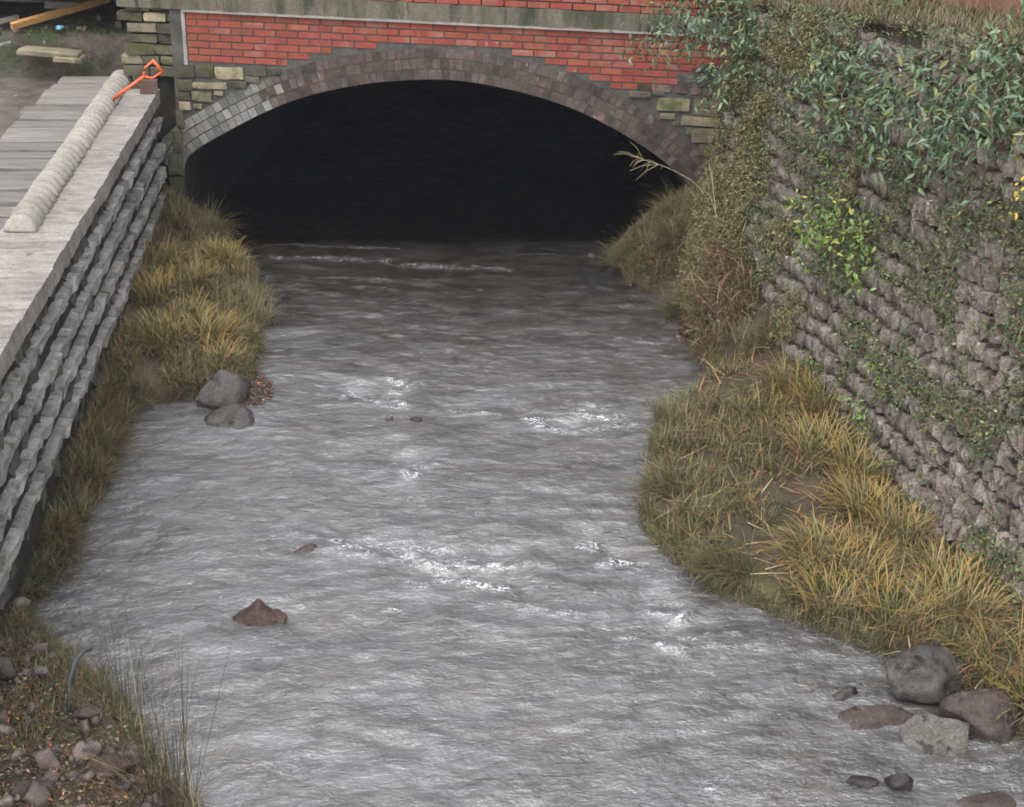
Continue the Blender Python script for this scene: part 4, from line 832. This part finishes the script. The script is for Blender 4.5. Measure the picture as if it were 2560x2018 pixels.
for (x, y, n_, ln, sp_, lab, dn) in [
 (2.36, 9.20, 200, (.12, .26), .30, 'dull green tussock jutting into the river at the upper corner of the right bank', None),
 (2.22, 8.70, 220, (.12, .26), .32, 'brownish green tussock along the water, second down the right bank', None),
 (2.05, 8.02, 240, (.14, .30), .26, 'bright green tussock at the point of the right bank reaching over the water', math.pi),
 (2.22, 7.62, 150, (.10, .22), .24, 'short dark tussock just below the point of the right bank', None),
 (2.25, 7.00, 260, (.16, .30), .28, 'flattened green tussock swept along the water edge of the right bank', math.pi*1.05),
 (2.62, 6.72, 130, (.08, .18), .2, 'small grey-green tussock at the curve of the lower right shore', math.pi*1.1),
 (2.62, 7.55, 60, (.08, .18), .08, 'small dark rush stump standing in the bare mud', None),
 (2.95, 12.15, 200, (.16, .34), .3, 'straw and green tussock against the right side of the arch opening', math.pi),
 (2.62, 12.75, 200, (.2, .42), .3, 'pale straw tussock leaning over the water at the right arch foot', math.pi),
 (2.92, 11.55, 160, (.2, .40), .24, 'olive tussock hanging over the dark water below the brambles', math.pi*1.1),
 (3.05, 12.6, 160, (.2, .4), .26, 'tangled straw tussock on top of the right arch foot', math.pi*.9),
 (3.12, 9.95, 140, (.14, .28), .22, 'dark green tussock below the bramble mound by the wall', None)]:
    tuft(x, y, zR, n_, ln, sp_, DG+[(.20, .15, .09), (.10, .07, .045)], [3, 3, 2, 1.5, 2, 2], lab, (.003, .006), (.3, 1.5), (.1, .9), False, 'grass_tussock', 'tussock', 'tussocks on the right bank', dn, 4)
LEFT = [(-1.38, 12.45, 130, (.2, .38), .2, 'bright yellow-green sedge fountain beside the water, nearest the arch on the left bank'),
 (-1.9, 12.0, 120, (.18, .34), .22, 'golden sedge tuft against the quay below the arch end'),
 (-1.62, 11.75, 110, (.16, .32), .22, 'amber sedge tuft in the upper middle of the left bank'),
 (-1.88, 11.2, 130, (.18, .36), .24, 'large golden sedge tuft leaning on the quay wall stones'),
 (-1.55, 10.95, 100, (.16, .32), .2, 'rusty sedge tuft in the middle of the left bank'),
 (-1.32, 10.65, 130, (.2, .38), .22, 'tall yellow-green sedge clump in the lower middle of the left bank'),
 (-1.7, 10.4, 120, (.18, .34), .24, 'yellow sedge tuft left of the tall clump'),
 (-1.2, 10.3, 100, (.14, .28), .2, 'drooping green-gold tuft just above the tall grey boulder')]
for (x, y, n_, ln, sp_, lab) in LEFT: tuft(x, y, zL, n_, ln, sp_, SED, [3, 2, 3.2, 1.3, 1.5], lab, group='sedge tufts on the left bank')
for (x, y, n_, ln, sp_, lab) in [(-1.05, 11.4, 240, (.14, .32), .34, 'olive tussock hanging over the water at the waist of the left bank'),
 (-1.1, 11.9, 180, (.12, .26), .3, 'short olive tussock on the water side of the left bank near the arch'),
 (-1.05, 10.85, 180, (.12, .26), .26, 'brown-green tussock on the water side above the boulders'),
 (-1.62, 13.2, 220, (.2, .44), .34, 'dark green tussock at the left foot of the arch'),
 (-1.9, 13.0, 160, (.2, .4), .24, 'shaded tussock between the quay end and the arch'),
 (-1.85, 9.75, 200, (.14, .3), .24, 'dark green tussock where the left bank narrows along the quay'),
 (-1.9, 9.3, 180, (.14, .3), .2, 'tussock at the quay foot, first below the narrowing'),
 (-1.9, 8.85, 190, (.16, .32), .2, 'tussock at the quay foot with reddish stems'),
 (-1.93, 8.4, 190, (.16, .32), .2, 'olive tussock at the quay foot halfway down the narrow strip'),
 (-1.95, 7.95, 190, (.16, .32), .2, 'brownish tussock at the quay foot in the lower narrow strip'),
 (-1.97, 7.55, 200, (.16, .30), .2, 'deep green tussock at the lower end of the quay strip beside the water'),
 (-2.02, 7.25, 180, (.16, .30), .2, 'lowest tussock of the quay strip at the left edge of the photo'),
 (-1.55, 6.25, 140, (.06, .14), .2, 'low mossy tussock at the upper water edge of the rubbly shore'),
 (-1.72, 6.42, 140, (.06, .14), .24, 'low green tussock at the top of the rubbly shore')]:
    tuft(x, y, zL, n_, ln, sp_, DG+[(.2, .13, .07), (.10, .07, .045)], [3, 3, 2, 1.2, 1.5, 2], lab, (.003, .006), (.3, 1.6), (.05, .8), False, 'grass_tussock', 'tussock', 'tussocks on the left bank', None, 4)
RU = [(.035, .045, .025), (.065, .065, .038), (.12, .085, .05)]
tuft(-.98, 5.10, zL, 100, (.45, 1.05), .26, RU, [3, 3, 2], 'tall thin rush clump with spiky stems at the bottom left, nearest the camera', (.0028, .0042), (-.05, .35), (.0, .38), False, 'rush_clump', 'rush')
tuft(-1.30, 5.92, zL, 26, (.3, .70), .18, RU, [3, 3, 2], 'sparse rush stems rising from the upper part of the rubbly shore', (.0025, .004), (-.05, .3), (.0, .4), False, 'rush_clump', 'rush')
tuft(-1.12, 5.50, zL, 20, (.15, .40), .2, RU, [3, 3, 2], 'short leaning rush stems between the broad brown rock and the water', (.0025, .004), (.0, .5), (.1, .6), False, 'rush_clump', 'rush')

# ------------------------------------------------------------ small plants on the retaining wall
def wall_leaves(name, n_, srange, vrange, mask, ln, cols, wts, lab, lift=(.06, .15), wr=.6, down=False):
    s = rng.uniform(*srange, n_); v_ = rng.uniform(*vrange, n_); ok = mask(s, v_) & (v_ < TOPV(s)+.03); s, v_ = s[ok], v_[ok]; k = len(s)
    P = T0+dv*s[:, None]+upv*v_[:, None]+outv*rng.uniform(*lift, k)[:, None]
    d_ = rng.normal(size=(k, 3))+np.array(outv)*.8+np.array([0, 0, -.7 if down else .1]); nrm = np.tile(outv+np.array([0, 0, .8]), (k, 1))+rng.normal(size=(k, 3))*.5
    L_ = rng.uniform(*ln, k); g = GB().add(leaves(P, d_, nrm, L_, L_*wr*rng.uniform(.7, 1.2, k), pal(k, cols, wts, .3)))
    return tag(obj(name, g.mesh(name, M['leaf'])), lab, None, None, 'stuff')
WC = [(.055, .10, .03), (.10, .13, .045), (.16, .155, .05), (.05, .075, .04), (.15, .09, .05)]
wall_leaves('wall_weeds', 120000, (-4.2, 3.0), (-.4, 2.9), lambda s, v_: fbm(s*2.6, v_*3.2, seed=140)+.5*fbm(s*7, v_*9, seed=149) > .13-.13*v_, (.012, .034), WC, [3, 3, 2, 2, 2], 'small green weeds rooted in the joints of the rubble wall')
wall_leaves('wall_moss', 90000, (.5, 3.02), (-.3, 2.7), lambda s, v_: 1.5*fbm(s*2.2, v_*2.2, seed=141)+(s-1.75)*.5 > -.05, (.012, .04), [(.13, .135, .04), (.19, .165, .055), (.09, .105, .04), (.20, .14, .06), (.13, .085, .05)], [3, 3, 2, 2, 2], 'thick yellow-green growth covering the end of the wall by the arch', (.05, .17), .35, True)
wall_leaves('wall_debris', 40000, (-4.2, 3.0), (-.3, 2.95), lambda s, v_: fbm(s*3.5+9, v_*4, seed=142)+.5*fbm(s*8, v_*9, seed=148)+.16*(v_-1.0) > .12, (.01, .035), [(.12, .07, .045), (.17, .11, .075), (.08, .05, .035), (.22, .16, .11)], [3, 3, 2, 1], 'brown dead stems and leaves lodged in the wall joints', (.05, .11), .25)
# rough growth along the wall top
def toppts(k):
    s = rng.uniform(-4, 4.2, k); t = rng.uniform(-.02, 1, k)**1.6*1.5; b_ = T0+dv*s[:, None]+upv*(TOPV(s)-.04)[:, None]; return np.stack([b_[:, 0]+t, b_[:, 1]+t*.1], 1)
def ztop(x, y):
    s = (y-T0[1])/.987; s = s+0; return T0[2]+upv[2]*(TOPV(s)-.04)+.02
grass_patch('wall_top_growth', 24000, toppts, ztop, GREENS+BRN, [3, 3, 2, 2, 3, 3, 2, 2, 2], 'rough grass and weeds along the top of the retaining wall', (.05, .20), (.003, .008), (.3, 2), None, (0, .9))
# hanging dry stems on the wall
k = 2600; s = rng.uniform(-4, 3, k); v_ = rng.uniform(.4, 2.8, k); P = T0+dv*s[:, None]+upv*v_[:, None]+outv*.10
g = GB().add(blades(P, rng.uniform(2.2, 4.2, k), rng.uniform(.05, .18, k), rng.uniform(.002, .004, k), rng.uniform(.5, 1.5, k), rng.uniform(.5, 1.8, k), pal(k, [(.2, .14, .08), (.3, .24, .14), (.12, .13, .05)], [3, 2, 3]), 3))
tag(obj('wall_grass', g.mesh('wall_grass', M['blade'])), 'wispy dry grass hanging from the rubble wall', None, None, 'stuff')

# ------------------------------------------------------------ shrubs
def shrub(name, root, branches, leafn, ln, cols, wts, label, cat='shrub', wr=.36, rad=.008, group=None, droop=.5, cluster=.11):
    e = tag(empty(name, root), label, cat, group); Rt = np.array(root)
    gb = GB(); 
    for bi, pts in enumerate(branches):
        P = np.array(pts)-Rt; P = smooth_poly3(P); 
        V, F = tube([tuple(p) for p in P], list(np.linspace(rad, rad*.3, len(P))), 5); obj('stem', mesh('stem', V, F, M['twig'], True), e)
        d_ = np.r_[0, np.cumsum(np.linalg.norm(np.diff(P, axis=0), axis=1))]; kk = int(leafn*d_[-1])
        t = d_[-1]*rng.uniform(.12, 1.02, kk)**.8; c = np.stack([np.interp(t, d_, P[:, q]) for q in range(3)], 1)
        # side twigs: leaves gather in small sprays around points off the stem
        ns = max(3, kk//14); ctr = rng.normal(size=(ns, 3))*cluster; cc = c+ctr[rng.integers(0, ns, kk)]+rng.normal(size=(kk, 3))*cluster*.38
        dd = rng.normal(size=(kk, 3)); dd[:, 2] -= droop; nrm = np.tile([[-.3, -.3, 1.]], (kk, 1))+rng.normal(size=(kk, 3))*.45
        L_ = rng.uniform(*ln, kk); gb.add(leaves(cc, dd, nrm, L_, L_*wr*rng.uniform(.75, 1.15, kk), pal(kk, cols, wts, .25)))
    o = obj('foliage', gb.mesh('foliage', M['leaf']), e); o['kind'] = 'stuff'; return e
def smooth_poly3(P, it=2):
    P = [np.array(p, float) for p in P]
    for _ in range(it):
        Q = [P[0]]
        for a_, b_ in zip(P[:-1], P[1:]): Q += [a_*.75+b_*.25, a_*.25+b_*.75]
        Q.append(P[-1]); P = Q
    return np.array(P)
def W(s, v_, o_=.05): return tuple(T0+dv*s+upv*v_+outv*o_)
BUD = [(.065, .12, .05), (.105, .165, .08), (.045, .08, .03), (.17, .21, .14), (.16, .17, .04), (.05, .085, .055)]
BW = [3, 3, 3, .7, 1.2, 2]
shrub('buddleia_bush', W(2.75, 2.3), [[W(2.75, 2.2), W(2.85, 2.3, .2), W(3.0, 2.35, .45), W(3.3, 2.3, .75)], [W(2.75, 2.2), W(2.9, 2.25, .3), W(3.15, 2.1, .6), W(3.35, 1.95, .85)], [W(2.7, 2.2), W(2.75, 2.4, .2), W(2.85, 2.6, .4)],
   [W(2.75, 2.2), W(2.65, 2.0, .3), W(2.6, 1.85, .4), W(2.6, 1.7, .45)], [W(2.8, 2.2), W(3.0, 2.4, .3), W(3.2, 2.5, .5)], [W(2.7, 2.2), W(2.55, 2.25, .15), W(2.5, 2.0, .25)]], 330, (.035, .085), BUD, BW, 'grey-green pointed-leaved bush hanging over the right end of the brick band', rad=.01)
shrub('buddleia_bush', W(.0, 2.5, 0), [[W(.2, 2.6), W(.4, 2.4, .25), W(.8, 2.15, .35), W(1.1, 2.05, .4)], [W(.1, 2.5), W(.2, 2.3, .3), W(.5, 2.05, .4), W(.8, 1.85, .4)], [W(-.2, 2.6), W(-.1, 2.3, .35), W(-.05, 2.1, .45), W(-.05, 1.9, .45)], [W(-.6, 2.7), W(-.7, 2.5, .35), W(-.9, 2.3, .45), W(-1.1, 2.15, .45)],
   [W(-.1, 2.7), W(-.2, 2.6, .25), W(-.15, 2.45, .4), W(-.3, 2.3, .45)], [W(-.5, 2.7), W(-.8, 2.7, .3), W(-1.1, 2.6, .4), W(-1.5, 2.45, .4)], [W(-.9, 2.8), W(-1.1, 2.6, .4), W(-1.4, 2.35, .5)], [W(.5, 2.4), W(.9, 2.3, .2), W(1.3, 2.2, .3)], [W(-.3, 2.6), W(-.5, 2.4, .35), W(-.6, 2.15, .45), W(-.7, 2.05, .45)]], 250, (.03, .09), BUD, BW, 'largest grey-green bush sprawling over the upper right of the rubble wall', rad=.011)
shrub('leafy_sapling', W(.3, 1.4), [[W(.2, 1.4, .02), W(.45, 1.45, .2), W(.8, 1.36, .3)], [W(.1, 1.3, .02), W(.3, 1.3, .25), W(.55, 1.2, .35)], [W(.1, 1.35, .02), W(.1, 1.25, .25), W(-.05, 1.1, .3)], [W(.2, 1.4, .02), W(.35, 1.2, .25), W(.3, 1.0, .3)]], 260, (.03, .07), [(.12, .2, .04), (.2, .25, .05), (.09, .15, .045), (.36, .33, .05)], [3, 3, 3, .5], 'yellow-green leafy sapling sprouting from the middle of the wall', wr=.45)
shrub('top_shrub', (4.3, 10.4, 3.0), [[(4.3, 10.4, 3.0), (4.25, 10.3, 3.25), (4.2, 10.2, 3.5)], [(4.3, 10.4, 3.0), (4.4, 10.4, 3.2), (4.5, 10.4, 3.45)], [(4.3, 10.4, 3.0), (4.1, 10.2, 3.1), (4.0, 10.0, 3.2)]], 300, (.03, .07), [(.05, .09, .035), (.09, .13, .05), (.12, .1, .05)], [3, 3, 1], 'upright green shrub on top of the wall in front of the brown wall')
shrub('top_shrub', (4.6, 8.9, 3.1), [[(4.6, 8.9, 3.0), (4.5, 8.8, 3.2), (4.35, 8.5, 3.35)], [(4.6, 8.9, 3.0), (4.45, 8.7, 3.1), (4.25, 8.4, 3.1)], [(4.6, 8.9, 3.0), (4.4, 8.6, 2.95), (4.2, 8.4, 2.8)]], 240, (.05, .10), [(.07, .12, .05), (.1, .15, .06), (.17, .19, .07)], [3, 3, 1], 'dark leafy shrub in the top right corner of the photo')
shrub('yellow_sapling', W(-1.6, 2.0), [[W(-1.75, 2.05, .0), W(-1.6, 2.1, .2), W(-1.45, 2.03, .3)], [W(-1.75, 2.05, .0), W(-1.6, 1.95, .2), W(-1.38, 1.93, .3)]], 60, (.03, .055), [(.5, .34, .04), (.3, .3, .06), (.15, .2, .05)], [1.5, 2, 1.5], 'sapling with bright yellow leaves at the right edge of the photo', wr=.55)
for (s, v_, r_, lab) in [(-.45, .53, .09, 'bright green weed rosette on the lower rubble stones'), (1.0, 1.62, .1, 'yellow-green sprig below the largest bush'), (-.34, .22, .07, 'tiny bright green weed near the foot of the wall')]:
    shrub('wall_weed', W(s, v_), [[W(s, v_), W(s+.05, v_+.05, .1), W(s+.1, v_, .15)], [W(s, v_), W(s-.05, v_-.05, .1), W(s-.08, v_-.12, .12)]], 220, (.02, .05), [(.13, .24, .04), (.18, .27, .06)], [1, 1], lab, cat='weed', rad=.003, cluster=.04)
# bramble and dead stem mound by the water
k = 4200; y = rng.uniform(10.2, 12.0, k); e_ = interp(y, R_EDGE, 1); x = e_+.02+rng.uniform(0, 1, k)**1.3*.5; z = zR(x, y)
g = GB().add(blades(np.stack([x, y, z], 1), rng.uniform(0, 6.28, k), rng.uniform(.08, .32, k), rng.uniform(.002, .005, k), rng.uniform(.1, 1.5, k), rng.uniform(-.6, 1.6, k), pal(k, BRN+[(.40, .32, .21), (.05, .06, .025)], [3, 3, 5, 1.5, 4, 1.5, 3]), 4))
k2 = 700; y = rng.uniform(10.2, 11.9, k2); e_ = interp(y, R_EDGE, 1); x = e_+.04+rng.uniform(0, 1, k2)*.42; z = zR(x, y)
g.add(blades(np.stack([x, y, z+.02], 1), rng.uniform(0, 6.28, k2), rng.uniform(.15, .45, k2), rng.uniform(.004, .008, k2), rng.uniform(.2, 1.3, k2), rng.uniform(-.2, 1.9, k2), pal(k2, [(.42, .33, .22), (.32, .22, .14), (.20, .11, .07)], [2, 3, 3]), 4))
tag(obj('bramble_tangle', g.mesh('bramble_tangle', M['blade'])), 'tangle of dead bramble stems and straw on the steep right bank', None, None, 'stuff')
litter('bramble_leaves', 3.08, 11.1, .28, .85, zR, 5000, [(.05, .075, .03), (.08, .1, .04), (.12, .045, .03), (.08, .04, .03), (.2, .15, .08)], [2, 1.5, 4, 3, 1], 'small green and dark red leaves among the brambles', .10, (.02, .045))
def stalk(pts, label, twigs=0, r_=.004):
    P = smooth_poly3(pts); root = P[0]; e = tag(empty('dry_stalk', tuple(root)), label, 'stalk')
    V, F = tube([tuple(p-root) for p in P], list(np.linspace(r_, r_*.35, len(P))), 5); obj('stem', mesh('stem', V, F, M['straw'], True), e)
    for k in range(twigs):
        t = random.uniform(.6, 1)*(len(P)-1); a_ = P[int(t)]-root; d_ = (P[-1]-P[-3]); d_ /= np.linalg.norm(d_); d_ = d_+rng.normal(size=3)*.6; L_ = random.uniform(.08, .2)
        V, F = tube([tuple(a_), tuple(a_+d_*L_*.5), tuple(a_+d_*L_*.9+np.array([0, 0, -.04]))], [.0022, .0016, .001], 4); obj('twig', mesh('twig', V, F, M['straw'], True), e)
stalk([(3.18, 11.6, .9), (3.0, 11.5, 1.25), (2.7, 11.5, 1.42), (2.4, 11.55, 1.5)], 'branching dry stalk arching left across the arch opening', 16, .005)
stalk([(3.1, 11.2, .85), (3.05, 11.2, 1.2), (2.98, 11.3, 1.55)], 'tall straight straw stalk rising from the bramble mound', 2)
stalk([(3.16, 11.15, .85), (3.05, 11.1, 1.1), (2.98, 11.2, 1.3)], 'shorter straw stalk crossing the tall straight one', 1)
stalk([(3.2, 10.7, .85), (3.13, 10.6, 1.05), (3.2, 10.7, 1.2)], 'bent straw stalk on the right of the bramble mound', 0)
stalk([(3.3, 10.4, .8), (3.25, 10.4, 1.0), (3.2, 10.5, 1.2)], 'thin straw stalk against the wall right of the brambles', 0)

# ------------------------------------------------------------ light drizzle haze
hz = bpy.data.materials.new('haze'); hz.use_nodes = True; n = hz.node_tree.nodes; n.clear(); o_ = n.new('ShaderNodeOutputMaterial'); pv_ = n.new('ShaderNodeVolumePrincipled')
pv_.inputs['Color'].default_value = (.85, .9, 1, 1); pv_.inputs['Density'].default_value = .0009; hz.node_tree.links.new(pv_.outputs[0], o_.inputs['Volume'])
tag(obj('haze', mesh('haze', box_verts(-320, 320, -320, 320, -2, 5.5), BF, hz)), 'thin drizzly haze', None, None, 'stuff')
